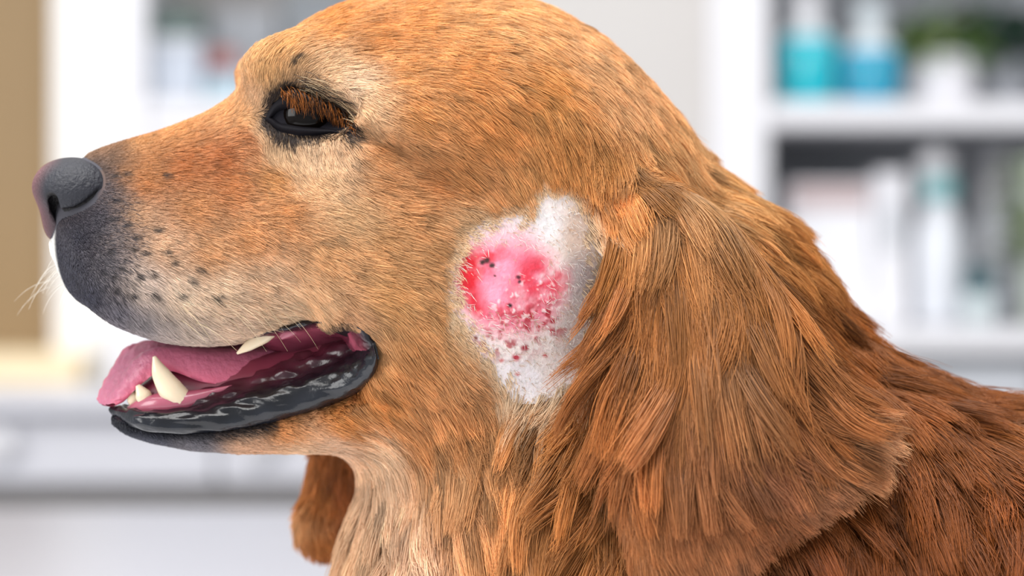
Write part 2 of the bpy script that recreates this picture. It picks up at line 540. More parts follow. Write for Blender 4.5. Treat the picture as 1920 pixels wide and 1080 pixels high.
lathe('body', [(0, 0), (r_ * .85, 0), (r_, .006), (r_, .018)], bx(414, 3.8), Y0 + 3.81, tz, redm, t)
lathe('lid', [(r_ * 1.05, .018), (r_ * 1.05, .028), (r_ * .9, .031), (0, .031)], bx(414, 3.8), Y0 + 3.81, tz, redm, t)
carton('storage_box', 'dull grey box at the back of the left shelf behind the dog forehead', 530, 660, -20, 186, 3.86, .14, mat('mid_grey_card', '8f9499', rough=.7, noise=.06), None, z0=zsl)

# low white cabinet under the sill, table behind the dog
e = empty('low_cabinet', (bx(300, 3.3), Y0 + 3.3, 0)); tag(e, 'long low white cabinet with knobs under the window sill', 'cabinet')
cabw = mat('cabinet_white', 'cfcfd6', rough=.4, noise=.02, nscale=3)
box_px('worktop', -900, 900, 744, 776, 3.28, .44, cabw, e)
for k in range(3):
    dw = box_px('drawer', -560 + k * 485, -82 + k * 485, 780, 905, 3.31, .38, cabw, e)
    for kx in (440, ):
        uu = -560 + k * 485 + kx
        kb = lathe('knob', [(0, 0), (.012, 0), (.016, .008), (.016, .02), (0, .024)], 0, 0, 0, white)
        kb.parent = dw; kb.rotation_euler = (math.pi / 2, 0, 0)
        kb.location = Vector((bx(uu + 125, 3.3), Y0 + 3.31, bz(832, 3.3)))
box_px('shadow_plinth', -880, 880, 907, 2600, 3.42, .24, greyd, e)  # recessed grey front, painted as the shadow gap below the drawers
tb = empty('table', (bx(300, 2.2), Y0 + 2.2, 0)); tag(tb, 'white table top close behind the dog at the bottom left', 'table')
zt = 0.967
child('table_top', box_mesh('table_top', (-1.3, Y0 + 1.72, zt - .03), (1.2, Y0 + 2.62, zt), .006), mat('table_laminate', 'a2a2aa', rough=.35, noise=.03, nscale=3), tb)
for lx in (-1.2, 1.1):
    for ly in (1.8, 2.54):
        child('leg', box_mesh('leg', (lx - .025, Y0 + ly - .025, 0), (lx + .025, Y0 + ly + .025, zt - .03), .004), white, tb)
ex = empty('exam_table', (0, 0.02, 0)); tag(ex, 'low examination table that the dog lies on', 'table')
zx = float(W(np.array([0, 0, 1795.0]))[2])
child('table_top', box_mesh('table_top', (-.75, -.62, zx - .04), (.85, .34, zx), .008), mat('exam_top_bounce', 'efeff2', rough=.4, noise=.02, nscale=4), ex)  # unseen top, made white and wide to bounce light up at the muzzle
for lx in (-.68, .78):
    for ly in (-.55, .28):
        child('leg', box_mesh('leg', (lx - .03, ly - .03, 0), (lx + .03, ly + .03, zx - .04), .004), greyd, ex)

# right shelf unit
shelf_unit('shelf_unit', 'white shelf unit at the right holding blue bottles and plants', [
    ('side_panel', 1334, 1442, -1400, 2400, 0, .36, white), ('side_panel', 2300, 2400, -1400, 2400, 0, .36, white), ('back_panel', 1442, 2300, -1400, 2400, .35, .015, greyb),
    ('shelf_board', 1442, 2300, 190, 238, .004, .34, white), ('shelf_board', 1442, 2300, -330, -285, .004, .34, white), ('shelf_board', 1442, 2300, 612, 662, .004, .34, white), ('shelf_board', 1442, 2300, 1080, 1130, .004, .34, white)], 3.6)
SD = 3.68
zs1, zs2 = bz(190, 3.604) + .001, bz(612, 3.604) + .001
glass = mat('clear_plastic', 'dfe6ea', rough=0.15, spec=.5, coat=.3)
def bottle(label, u0, u1, liquid, vtop, vneck, dist, z0, cap, group=None):
    w_ = (bx(u1, dist) - bx(u0, dist)) / 2; x = (bx(u1, dist) + bx(u0, dist)) / 2; y = Y0 + dist
    h = bz(vtop, dist) - z0; hn = bz(vneck, dist) - z0
    e = empty('bottle', (x, y, z0)); tag(e, label, 'bottle', group)
    lathe('body', [(0, 0.001), (w_ * .92, 0.001), (w_, .006), (w_, h * .95), (w_ * .9, h)], x, y, z0, liquid, e)
    lathe('shoulder', [(w_ * .9, h), (w_ * .62, h + .012), (w_ * .42, h + .02), (w_ * .40, hn)], x, y, z0, glass, e)
    lathe('cap', [(w_ * .48, hn), (w_ * .48, hn + .03), (w_ * .40, hn + .034), (0, hn + .034)], x, y, z0, cap, e)
    return e
cyan = mat('cyan_liquid', '00b6c8', rough=.15, coat=.4, noise=.05, nscale=20)
blue = mat('blue_liquid', '0096b8', rough=.15, coat=.4, noise=.05, nscale=20)
bottle('bottle of bright cyan liquid next to the white upright of the right shelf', 1458, 1568, cyan, 72, 40, SD, zs1, white)
bottle('bottle of deeper blue liquid between the cyan bottle and the white pot', 1576, 1688, blue, 95, 55, SD + .01, zs1, mat('grey_cap', 'c4cdd2', rough=.4))

leafm = [mat('leaf_green', '7aa860', rough=.5, noise=.2, nscale=40), mat('leaf_olive', '74864e', rough=.5, noise=.2, nscale=40), mat('leaf_dark', '1f4a30', rough=.45, noise=.2, nscale=40), mat('leaf_grey', '7e8c74', rough=.6, noise=.15, nscale=40)]
def leaf_mesh(name, ln, wd):
    s5 = np.linspace(0, 1, 7); w5 = wd * np.sin(np.pi * np.clip(s5 * .96 + .02, 0, 1)) ** .8
    pts = [];
    for s0, w0 in zip(s5, w5):
        for k in (-1, 0, 1):
            pts.append((w0 * k * .5, ln * s0, -ln * .35 * s0 ** 2 + abs(k) * w0 * .12))
    top = np.array(pts); bot = top - np.array([0, 0, .0008])
    q = [[i * 3 + k, (i + 1) * 3 + k, (i + 1) * 3 + k + 1, i * 3 + k + 1] for i in range(6) for k in (0, 1)]
    q = np.array(q); return np_mesh(name, np.concatenate([top, bot]), np.concatenate([q, q[:, ::-1] + len(top)]))
def plant(label, x, y, z, pot_r, pot_h, potm, mats, n, ln, spread, up, trail=0.0, seed=1):
    r = np.random.default_rng(seed)
    e = empty('potted_plant', (x, y, z)); tag(e, label, 'plant')
    lathe('pot', [(0, 0), (pot_r * .78, 0), (pot_r * .82, .004), (pot_r, pot_h), (pot_r * .9, pot_h), (pot_r * .85, pot_h * .8), (0, pot_h * .8)], x, y, z, potm, e)
    mes = []
    for k, m in enumerate(mats):
        me = leaf_mesh('leaf', ln, ln * .5); me.materials.append(m); mes.append(me)
    for i in range(n):
        o = bpy.data.objects.new('leaf', mes[i % len(mes)]); COL.objects.link(o); o.parent = e
        a = r.uniform(0, 6.28); rad = spread * math.sqrt(r.random())
        zz = pot_h * .85 + up * r.random() * (1 - .5 * rad / spread)
        if trail and r.random() < .6: zz = pot_h * .9 - trail * r.random(); rad = pot_r * r.uniform(1.0, 1.25)
        o.location = (rad * math.cos(a), rad * math.sin(a), zz)
        o.rotation_euler = (r.uniform(-.5, .9), r.uniform(-.4, .4), a - math.pi / 2)
        s0 = r.uniform(.7, 1.2); o.scale = (s0, s0, s0)
    return e
potw = mat('white_pot', 'eceaf0', rough=.35)
plant('bushy green plant in a white pot right of the blue bottles', bx(1782, SD), Y0 + SD + .08, zs1, .046, .062, potw, leafm[:2], 190, .030, .040, .075, seed=3)
plant('dark green plant in a grey-white pot at the top right corner', bx(1922, SD), Y0 + SD + .19, zs1, .040, .066, mat('grey_pot', 'c9ccd4', rough=.5), [leafm[2]], 130, .034, .036, .10, seed=5)
plant('trailing grey-green plant at the right edge of the lower shelf', bx(1946, SD), Y0 + SD - .06, zs2, .032, .19, mat('pale_green_pot', 'c5cfc4', rough=.5), leafm[3:] + leafm[1:2], 150, .026, .032, .05, trail=.11, seed=8)
# lower compartment
zs3 = bz(1080, 3.604) + .001
for k_, (a_, c_, vv) in enumerate(((1450, 1690, 700), (1700, 1945, 690), (1955, 2200, 700))):
    carton('storage_box', ['pale grey lidded box low on the right shelf behind the dog back', 'pale grey lidded box under the spray bottles at the right', 'pale grey lidded box at the far right end of the low shelf'][k_], a_, c_, vv, 1080, SD - .05, .22, lgrey, lgrey, z0=zs3)
carton('carton', z0=zs2, label='white carton with a pinkish label at the left of the lower shelf', u0=1478, u1=1636, v0=342, v1=612, dist=SD - .02, depth=.16, body=mat('white_card', 'f0f0f5', rough=.6, noise=.03), band=(6, 48, mat('pink_label', 'c9b4b4', rough=.6)))
bi = empty('binder', (bx(1670, SD), Y0 + SD - .03, zs2)); tag(bi, 'upright white binder between the carton and the spray bottles', 'binder')
box_px('spine', 1642, 1702, 322, 611, SD - .03, .20, mat('binder_white', 'f0eff4', rough=.45), bi, z0=zs2)
box_px('label', 1655, 1690, 380, 470, SD - .032, .004, lgrey, bi, bev=.0005)
def spray(label, u0, u1, vbody, vtop, collar, z0, dist, flip=1):
    w_ = (bx(u1, dist) - bx(u0, dist)) / 2; x = (bx(u1, dist) + bx(u0, dist)) / 2; y = Y0 + dist
    h = bz(vbody, dist) - z0; ht = bz(vtop, dist) - z0
    e = empty('spray_bottle', (x, y, z0)); tag(e, label, 'bottle')
    pl = mat('milky_plastic', 'e6e9f0', rough=.3, noise=.03)
    lathe('body', [(0, .001), (w_ * .9, .001), (w_, .008), (w_ * .98, h * .7), (w_ * .6, h * .95), (w_ * .5, h)], x, y, z0, pl, e)
    lathe('collar', [(w_ * .62, h), (w_ * .66, h + .006), (w_ * .66, h + .024), (w_ * .5, h + .028)], x, y, z0, collar, e)
    child('spray_head', box_mesh('spray_head', (x - w_ * .75 * flip if flip > 0 else x - w_ * .4, y - .014, z0 + h + .026), (x + w_ * .4 if flip > 0 else x + w_ * .75, y + .014, z0 + ht), .008), white, e)
    child('trigger', box_mesh('trigger', (x - w_ * .62 * flip - .005, y - .006, z0 + h + .002), (x - w_ * .62 * flip + .005, y + .006, z0 + h + .03), .002), white, e)
    return e
teal = mat('teal_plastic', '4fb0b8', rough=.35); tealp = mat('pale_teal_plastic', '8cc4c8', rough=.35)
spray('milky spray bottle with a pale teal collar beside the binder', 1710, 1814, 376, 280, tealp, zs2, SD, 1)
spray('plain milky spray bottle next to the trailing plant', 1820, 1902, 380, 285, white, zs2, SD + .08, -1)
jr = empty('jar', (bx(1832, SD - .05), Y0 + SD - .055, zs2)); tag(jr, 'small jar with a dark teal cap in front of the spray bottles', 'jar')
jx, jy = bx(1836, SD - .05), Y0 + SD - .055
lathe('body', [(0, .001), (.017, .001), (.019, .004), (.019, .034), (.014, .04)], jx, jy, zs2, mat('jar_glass', 'd2dde0', rough=.2), jr)
lathe('cap', [(.018, .036), (.018, .062), (.015, .066), (0, .066)], jx, jy, zs2, mat('dark_teal', '0f4a54', rough=.3), jr)

# ------------------------------------------------------------------ fur maps: direction, length, colour at points of the coat; lower muzzle brightened for bounce light
H_TAB = """150 287 1 -.25 12 a07c5c|185 283 1 -.2 14 9a7452|250 262 1 -.2 18 c08a52|320 245 1 -.22 20 c98f55|400 213 1 -.35 24 d19a62|440 185 .8 -.6 24 d8a873
205 300 1 0 13 7d6048|225 325 1 .1 15 96683e|265 315 1 .1 18 a9713f|260 345 1 .15 17 b5743c|330 310 1 .15 22 b06a35|400 300 1 .12 24 a96332|450 260 1 0 26 b06a36|420 350 1 .25 24 b37440|350 390 1 .3 22 bd8450
215 375 1 .3 14 8a7260|198 362 1 .3 8 45444a|192 330 1 .2 8 4c4848|186 398 .9 .4 8 3e3e46|175 312 1 0 8 544c48|250 400 1 .35 16 bb9168|210 440 .9 .4 13 857468|300 460 1 .4 20 caa27a|380 470 1 .4 24 c99562|450 440 1 .35 26 bf8650|520 400 1 .3 28 ba804a|500 330 1 .3 26 bd8448
150 440 .7 .5 8 3a3c44|140 500 .6 .7 9 393b44|165 545 .6 .8 14 4a4a52|190 490 .8 .5 12 6d6664|185 420 .8 .4 10 4c4a4e|112 480 .3 .9 8 3c3d45|120 530 .3 .9 10 45464e
215 575 .6 .8 20 6f6a6c|255 598 .6 .8 24 8d847e|300 612 .6 .8 26 b8a898|345 622 .6 .8 26 c8b49c|260 530 .8 .6 20 d2bca4|330 550 .8 .6 24 e4caa8|420 605 .8 .6 30 d6ba9a|500 580 .9 .5 32 dcbc94|580 560 .9 .45 34 d8ae7e|650 585 .8 .6 30 c29468|400 540 .9 .5 28 e2c49e|480 520 .9 .45 30 dcb68c
470 190 .6 -.8 18 d8b48a|480 240 .6 .7 18 cfa97c|450 225 .9 .2 18 cf9f68|520 275 -.1 1 20 cfac80|580 285 .3 1 22 d8b68c|640 285 .7 .8 26 d6b186|690 275 .9 .6 28 b97f48|560 330 .7 .7 26 cfa678|620 340 .9 .5 28 cfa87a
545 135 .3 -1 16 c79a66|600 130 .8 -.5 20 d2ac7e|650 160 1 .2 24 e0be96|685 205 .8 .8 26 d6ad7e|560 160 .3 -.8 14 9a7b5a|620 178 .9 .3 22 cba67c|500 150 .2 -1 20 d2a469
520 90 .6 -.7 26 d09a5a|600 50 1 -.25 30 c98742|680 80 1 0 32 c78645|760 40 1 .05 34 cd8d4c|740 130 1 .25 32 c98a4a|850 30 1 .15 38 d69e60|850 130 1 .4 38 c98847|760 200 .9 .5 34 c88a4c|950 50 1 .35 42 dca66a|1000 150 .85 .6 46 d0924f|1080 100 .8 .6 46 dfac74|1150 180 .7 .75 50 dda972|900 230 .8 .65 42 c8894b|1050 250 .4 1 55 c98a4a|1130 280 .2 1 80 c88a49|1200 250 .6 .8 80 dba66a|1200 310 .4 1 110 c68848|1150 330 .1 1 100 c08044
700 330 1 .2 34 c48c56|790 335 1 .5 36 b57842|760 400 1 .2 36 c8915a|700 450 1 .3 34 c9965f|640 400 1 .25 30 cfa674|600 470 1 .35 30 cc9a65|800 470 1 .4 38 c89259|700 550 1 .4 40 cd9a5f|800 570 .8 .6 40 cc985f|760 650 .6 .8 46 c98f55|850 320 .8 .6 40 c0854c|900 335 .8 .6 36 c88f58|960 320 .5 .9 36 cc9358|1020 335 .2 1 40 c58a4c|850 420 .9 .4 34 cfa878|840 480 .9 .4 34 d0aa7c|850 600 .6 .8 40 d0a674
700 730 .7 .7 46 c68748|620 790 .9 .4 34 c8843f|520 800 .9 .4 24 c88a4e|450 830 1 .2 20 caa07a|360 828 .8 .3 14 6c6868|280 815 .6 .5 10 44454c|230 800 .5 .5 8 33353d|600 835 1 .15 32 deba94|690 845 .8 .5 46 deba90|540 845 1 .15 28 d8b68e
760 800 .6 .8 70 c68a50|850 760 .5 .9 80 cc8f54|830 880 .35 1 110 d09a64|730 900 .25 1 100 deb88e|690 980 0 1 120 d6ad80|780 1000 .15 1 130 e0b890|900 980 .3 1 140 c98d54|950 850 .1 1 110 c68a50|900 700 .6 .8 50 d09c66|1000 790 -.4 1 120 bb8048|1070 740 -.5 1 140 b3763a|1020 900 -.45 1 160 b57a42|1100 850 -.35 1 165 aa6c33|1080 1000 -.3 1 170 a86b33|960 1050 .1 1 150 ba824c|650 1060 -.1 1 130 d6ad80
1450 420 .7 .7 120 c47c36|1350 320 .8 .4 110 d49a54|1280 270 .8 .5 80 dca768|1550 560 .6 .8 140 aa6024|1650 650 .5 .85 150 a65c21|1750 740 .35 1 160 a2581f|1850 760 .5 .8 160 a86024|1900 900 .15 1 180 984e1a|1780 900 .1 1 180 9c521b|1650 950 .2 1 180 924c1a|1500 1050 .3 1 180 88451b|1750 1050 .1 1 190 924b1b|2300 800 .6 .8 180 a65d24|2300 1300 .3 1 180 965020"""  # last row: red coat tone with shade painted in
E_TAB = """1180 330 .05 1 135 c68a4a|1250 330 .3 1 148 c6884a|1310 340 .7 .7 135 cd9150|1145 430 -.1 1 135 ac6a2c|1155 520 -.3 1 162 a6632c|1250 450 .1 1 175 b46f30|1350 480 .3 1 189 b47032|1430 530 .45 1 189 b16d31|1155 650 -.5 1 189 a05d26|1250 600 .2 1 189 ac682d|1350 650 .1 1 189 b5763e|1450 660 .2 1 189 ac6830|1530 710 .5 1 162 ac652c|1200 800 0 1 162 ad652c|1300 800 .05 1 148 a66634|1420 820 .1 1 135 9d6036|1540 820 .4 .9 135 a9632c|1600 820 .95 .25 95 d89c60|1590 870 .8 .6 90 c08048|1200 950 .1 1 52 ac6832|1300 980 .1 1 52 ac6835|1420 940 .4 .8 52 ab6532|1520 905 .7 .6 52 c07d48|1350 1050 .3 .8 52 b87440"""
F_TAB = """600 900 -.05 1 50 b5743c|640 880 0 1 50 96562a|600 1000 .1 1 36 b5743c|570 960 -.4 .8 36 d6a06c|650 960 .2 1 46 945428|760 760 -.5 .8 60 96562a|610 1025 .2 .6 24 b5743c"""  # paler left edge: lit rim painted into the fur colour

def table(txt):
    rows = []
    for r in txt.replace('\n', '|').split('|'):
        t = r.split()
        if len(t) < 6: continue
        c = lin(t[5]); row = [float(x) for x in t[:5]]; row[4] *= np.interp(row[4], [12, 26, 60, 80], [1.0, 1.35, 1.3, 1.0]); rows.append(row + list(c))
    return np.array(rows)
def mute_and_shade(T, x0=1200.0):
    T = T.copy(); m = np.clip((T[:, 0] - x0) / 250, 0, 1)
    T[:, 6] *= 1.03 + .12 * m; T[:, 7] *= 1.18 + .5 * m
    T[:, 5:8] *= (1 - .10 * m - .12 * np.clip((T[:, 0] - 1480) / 200, 0, 1) * (x0 > 1000))[:, None]  # darker to the right: coat tone plus painted shade
    return T

def build_map(T, fn, y_default, power=3.6, eps=22.0, h=8.0):
    P, hit = raycast(T[:, :2], fn=fn)
    k = (D + y_default) / D
    P[~hit] = np.stack([960 + (T[:, 0] - 960) * k, np.full(len(T), y_default), 540 + (T[:, 1] - 540) * k], 1)[~hit]
    lo = np.array([20.0, -80.0]); xs = np.arange(20, 2500, h); vsx = np.arange(-80, 1400, h)
    Xg, Vg = np.meshgrid(xs, vsx, indexing='ij')
    d2 = (Xg[..., None] - P[:, 0]) ** 2 + (Vg[..., None] - P[:, 2]) ** 2 + eps ** 2
    w = d2 ** (-power / 2); w /= w.sum(-1, keepdims=True)
    V = T[:, 2:].copy(); V[:, :2] = unit(V[:, :2])
    A = w @ V
    A[..., :2] = unit(A[..., :2])
    return lo, h, A
MAPS = [build_map(mute_and_shade(table(H_TAB)), None, -120.0), build_map(mute_and_shade(table(E_TAB), 950), f_near_ear, -330.0), build_map(table(F_TAB), f_far_ear, 240.0)]

def layer_of(P):
    x, y, v = P.T
    fe, ff = f_near_ear(x, y, v), f_far_ear(x, y, v)
    return np.where(fe < 6, 1, np.where((ff < 6), 2, 0))

def coat(P, lay):
    out = np.zeros((len(P), 6))
    for l in range(3):
        m = lay == l
        if m.any(): out[m] = samp2(MAPS[l], P[m, 0], P[m, 2])
    return out

# smooth noise from random waves
def waves(seed, scale, n=10):
    r = np.random.default_rng(seed)
    K = unit(r.normal(size=(n, 3))) * (r.uniform(0.6, 1.7, (n, 1)) / scale) * 2 * np.pi
    ph = r.uniform(0, 6.28, n)
    return lambda P: (np.sin(P @ K.T + ph)).sum(1) / math.sqrt(n / 2) * 0.7

# shaved patch outline (photo pixels), eye outline, mouth
PATCH = [(892, 425), (930, 402), (985, 398), (1005, 362), (1055, 350), (1100, 395), (1122, 480), (1118, 560), (1122, 640), (1100, 705), (1045, 742), (985, 748), (938, 722),
         (902, 662), (868, 612), (846, 560), (846, 508), (864, 458)]
def poly_map_px(pts, y):
    return poly_map(np.array([[at(u, v, y)[0], at(u, v, y)[2]] for u, v in pts]), h=3, pad=60)
PC, _ = raycast([(980, 560)]); PATCH_Y = float(PC[0, 1])
PATCH_M = poly_map_px(PATCH, PATCH_Y)
EYE_PTS = [(494, 222), (506, 198), (530, 180), (552, 178), (590, 190), (625, 208), (652, 232), (664, 256), (640, 250), (605, 252), (565, 254), (525, 246)]
EC, _ = raycast([(575, 215)]); EYE_Y = float(EC[0, 1])
EYE_M = poly_map_px(EYE_PTS, EYE_Y)
GAP = [(108, 548), (180, 592), (240, 620), (300, 640), (400, 646), (470, 634), (540, 616), (610, 604), (650, 600), (690, 640), (704, 672), (690, 702), (640, 742), (560, 772), (500, 790), (430, 803),
       (340, 802), (260, 795), (205, 780), (190, 700), (100, 620)]
GAP_M = poly_map_px(GAP, -150.0)

# ------------------------------------------------------------------ dog
dog = empty('dog', tuple(W(np.array([1500.0, 0, 1780]))))
tag(dog, 'golden retriever in profile with open mouth and a shaved red sore on its cheek', 'dog')
def dlink(name, me, m, parent=None):
    o = link(name, me, m)
    p = parent or dog
    o.parent = p
    base = dog.location
    if parent is None:
        o.location = (-base.x, -base.y, -base.z)
    return o

lay_b = layer_of(BV)
cb = coat(BV, lay_b)
hxB, hyB = c2h(BV[:, 0], BV[:, 1])
skin = cb[:, 3:6] * 0.75
inmouth = (samp2(GAP_M, BV[:, 0], BV[:, 2]) < 0) & (BV[:, 0] < 720) & (lay_b == 0)
skin[inmouth] = lin('1c1016')
nz = (BV[:, 0] < 215) & (BV[:, 2] < 470) & (BV[:, 0] > 60)
skin[nz] = lin('45444a')
eyem = (samp2(EYE_M, BV[:, 0], BV[:, 2]) < 4) & (np.abs(hyB) > 60) & (lay_b == 0)
skin[eyem] = lin('15131a')
body_mat = mat('dog_skin', None, rough=0.8, spec=0.2, attr='col')
body_me = np_mesh('body', W(BV), BQ[:, ::-1], cols=skin)
body_o = dlink('body', body_me, body_mat)

# ------------------------------------------------------------------ nose leather
def nose_base(x, y, v):
    hx, hy = c2h(x, y); ah = np.abs(hy)
    f = ell(hx, hy, v, hp(136, 352, 0), (76, 74, 56))
    f = smin(f, ell(hx, ah, v, hp(150, 362, 0) + np.array([0, 52, 0]), (62, 46, 48)), 24)
    f = smin(f, ell(hx, hy, v, hp(112, 408, 0), (34, 40, 46)), 26)
    f = smax(f, -(ell(hx, hy, v, hp(58, 395, 0), (16, 9, 60))), 12)          # groove in the middle of the nose
    return f
_hole = [(96, 376), (100, 392), (110, 408)]
_slit = [(108, 404), (124, 398), (142, 395), (160, 384), (176, 370), (186, 360)]
hole_p, _ = raycast(_hole, fn=nose_base); slit_p, _ = raycast(_slit, fn=nose_base)
def to_head(P):
    a, b = c2h(P[:, 0], P[:, 1]); return np.stack([a, b, P[:, 2]], 1)
hole_h, slit_h = to_head(hole_p), to_head(slit_p)
def nose(x, y, v):
    f = nose_base(x, y, v)
    hx, hy = c2h(x, y); sgn = np.where(hy > 0, -1.0, 1.0); ay = hy * sgn
    c = 1e9
    inw = np.array([8, 16, 0.0])
    for i in range(len(hole_h) - 1):
        c = np.minimum(c, cone(hx, ay, v, hole_h[i], hole_h[i + 1], 13, 15))
        c = np.minimum(c, cone(hx, ay, v, hole_h[i] + inw, hole_h[i + 1] + inw * 1.2, 13, 15))
    for i in range(len(slit_h) - 1):
        c = np.minimum(c, cone(hx, ay, v, slit_h[i], slit_h[i + 1], 8.5 - 0.8 * i, 8 - 0.8 * i))
    return smax(f, -c, 7)
nx_, ny_, nv_ = np.arange(50, 250, 2.5), np.arange(-230, 10, 2.5), np.arange(275, 480, 2.5)
NF = nose(*np.meshgrid(nx_, ny_, nv_, indexing='ij'))
NV, NQ = surface_nets(NF, (50, -230, 275), 2.5)
g = ngrad(nose, NV, 0.8); NV = NV - np.clip(nose(*NV.T), -2, 2)[:, None] * g / np.maximum((g ** 2).sum(1), .3)[:, None]
NN = unit(ngrad(nose, NV, 1.5))
nh = to_head(NV)
front = np.clip((128 - nh[:, 0]) / 45, 0, 1)[:, None] * np.clip(1 - np.abs(nh[:, 1] - 0) / 70, 0, 1)[:, None]
nc = lin('26272e') * (1 - front) + lin('7a5254') * front  # reddish light on the nose front painted into the leather colour
pit = np.clip(nose_base(*NV.T) * -0.25, 0, 1)[:, None]
nc = nc * (1 - pit) + lin('0c0a0c') * pit
nose_mat = mat('nose_leather', None, rough=0.5, spec=0.3, attr='col', bump=0.5, nscale=700)
dlink('nose', np_mesh('nose', W(NV), NQ[:, ::-1], cols=nc), nose_mat)

# ------------------------------------------------------------------ grids of rails
def rail_mesh(name, R, closed=False):
    """R: (n along, m across, 3) unit points"""
    n, m = R.shape[:2]
    i = np.arange(n if closed else n - 1)[:, None]; j = np.arange(m - 1)[None]
    i2 = (i + 1) % n
    q = np.stack([i * m + j, i2 * m + j, i2 * m + j + 1, i * m + j + 1], -1).reshape(-1, 4)
    return W(R.reshape(-1, 3)), q
def headgrid(rails, n):
    """rails: list of lists of (u, v, hy) -> smooth head-frame grid (n, m, 3) in camera frame units"""
    L = []
    for r in rails:
        L.append(spl([hp(*p) for p in r], n))
    return np.stack(L, 1)
def across(G, m):
    return np.stack([spl(G[i], m) for i in range(len(G))])

LIPW = lambda u: np.interp(u, [200, 208, 216, 240, 300, 400, 500, 600, 650, 690, 708], [0, 26, 48, 80, 108, 128, 146, 166, 194, 236, 264])
def rail(pts, k, add=0):
    out = []
    for i, (u, v) in enumerate(pts):
        w = 0.0 if i == 0 else LIPW(u) * k + add
        out.append((u, v, -w))
    return out
wet = waves(3, 26, 40); wet2 = waves(4, 60)
lip_mat = mat('wet_black_lip', None, rough=0.2, spec=0.42, attr='col', bump=0.22, nscale=210, coat=0.0)
def lip_cols(R, stops):
    m = R.shape[1]
    t = np.linspace(0, 1, m)
    pos = np.array([s[0] for s in stops]); cs = np.array([lin(s[1]) for s in stops])
    c = np.stack([np.interp(t, pos, cs[:, k]) for k in range(3)], 1)
    c = np.broadcast_to(c[None], R.shape).reshape(-1, 3)
    return c * (1 + 0.25 * wet2(R.reshape(-1, 3)))[:, None]

lower = [
    rail([(262, 742), (285, 748), (330, 740), (380, 722), (430, 705), (500, 684), (560, 662), (610, 640), (640, 622), (650, 612)], .55),
    rail([(245, 755), (280, 760), (340, 750), (400, 734), (450, 720), (520, 698), (580, 674), (630, 650), (655, 632), (664, 618)], .75, 0),
    rail([(232, 764), (275, 770), (340, 764), (410, 748), (470, 734), (540, 714), (600, 690), (648, 664), (672, 642), (678, 626)], .86, 0),
    rail([(218, 760), (262, 772), (335, 774), (420, 760), (480, 742), (550, 722), (615, 698), (662, 672), (684, 648), (688, 632)], 1.0, 4),
    rail([(208, 768), (255, 786), (330, 790), (420, 782), (490, 766), (560, 746), (625, 722), (676, 694), (698, 664), (696, 642)], 1.04, 12),
    rail([(212, 784), (262, 804), (335, 810), (425, 804), (500, 788), (570, 768), (635, 744), (686, 712), (706, 676), (702, 648)], 1.02, 8),
    rail([(225, 790), (275, 808), (345, 815), (430, 808), (505, 794), (575, 775), (640, 752), (690, 722), (708, 690), (706, 655)], .9, 0)]
G = across(headgrid(lower, 90), 36)
nG = np.zeros(G.shape)
amp = np.interp(np.linspace(0, 1, 36), [0, .3, .45, .7, .9, 1], [2, 3, 2.4, 1.6, .8, 0])[None, :, None]
def displaced(G, amp):
    cg = h2c(G)
    nr = unit(np.cross(np.gradient(cg, axis=0), np.gradient(cg, axis=1)))
    return cg + nr * (wet(cg.reshape(-1, 3) * np.array([.45, 1, 1.5])).reshape(cg.shape[:2])[..., None]) * amp
near = displaced(G, amp)
farG = G.copy(); farG[..., 1] *= -1
far = displaced(farG, amp)
full = np.concatenate([far[::-1], near[1:]], 0)
v_, q_ = rail_mesh('lip', full)
lc = lip_cols(full, [(0, '5a2530'), (.12, '4a1c28'), (.3, '2a141c'), (.45, '120f14'), (.6, '111217'), (.8, '171a21'), (1, '121318')])
dlink('lower_lip', np_mesh('lower_lip', v_, q_, cols=lc), lip_mat)

# upper lip rim with the pink inner cheek
up = [
    [(470, 622, -116), (520, 612, -142), (570, 600, -168), (615, 595, -206), (648, 596, -238), (682, 610, -255), (702, 638, -262), (711, 674, -258)],
    [(470, 630, -128), (520, 620, -154), (570, 610, -180), (615, 604, -216), (648, 606, -246), (674, 620, -258), (692, 642, -262), (699, 670, -258)],
    [(470, 636, -118), (520, 628, -134), (570, 618, -156), (615, 612, -186), (645, 614, -214), (662, 628, -228), (676, 646, -236), (686, 666, -236)],
    [(470, 634, -90), (520, 640, -104), (570, 634, -118), (612, 628, -134), (640, 626, -152), (652, 636, -172), (662, 650, -190), (670, 664, -200)],
    [(470, 640, -60), (520, 660, -70), (570, 662, -80), (612, 652, -92), (636, 645, -108), (645, 648, -130), (652, 656, -154), (657, 664, -168)]]
G = across(headgrid(up, 50), 24)
fG = G.copy(); fG[..., 1] *= -1
ul_stops = [(0, '15141a'), (.25, '1c1a20'), (.45, '5a2a34'), (.6, '8f4555'), (.8, '7a3446'), (1, '4a1a26')]
for GG, nm in ((G, 'upper_lip'), (fG, 'upper_lip')):
    R = displaced(GG, 2.0)
    v_, q_ = rail_mesh(nm, R)
    dlink(nm, np_mesh(nm, v_, q_, cols=lip_cols(R, ul_stops)), lip_mat)

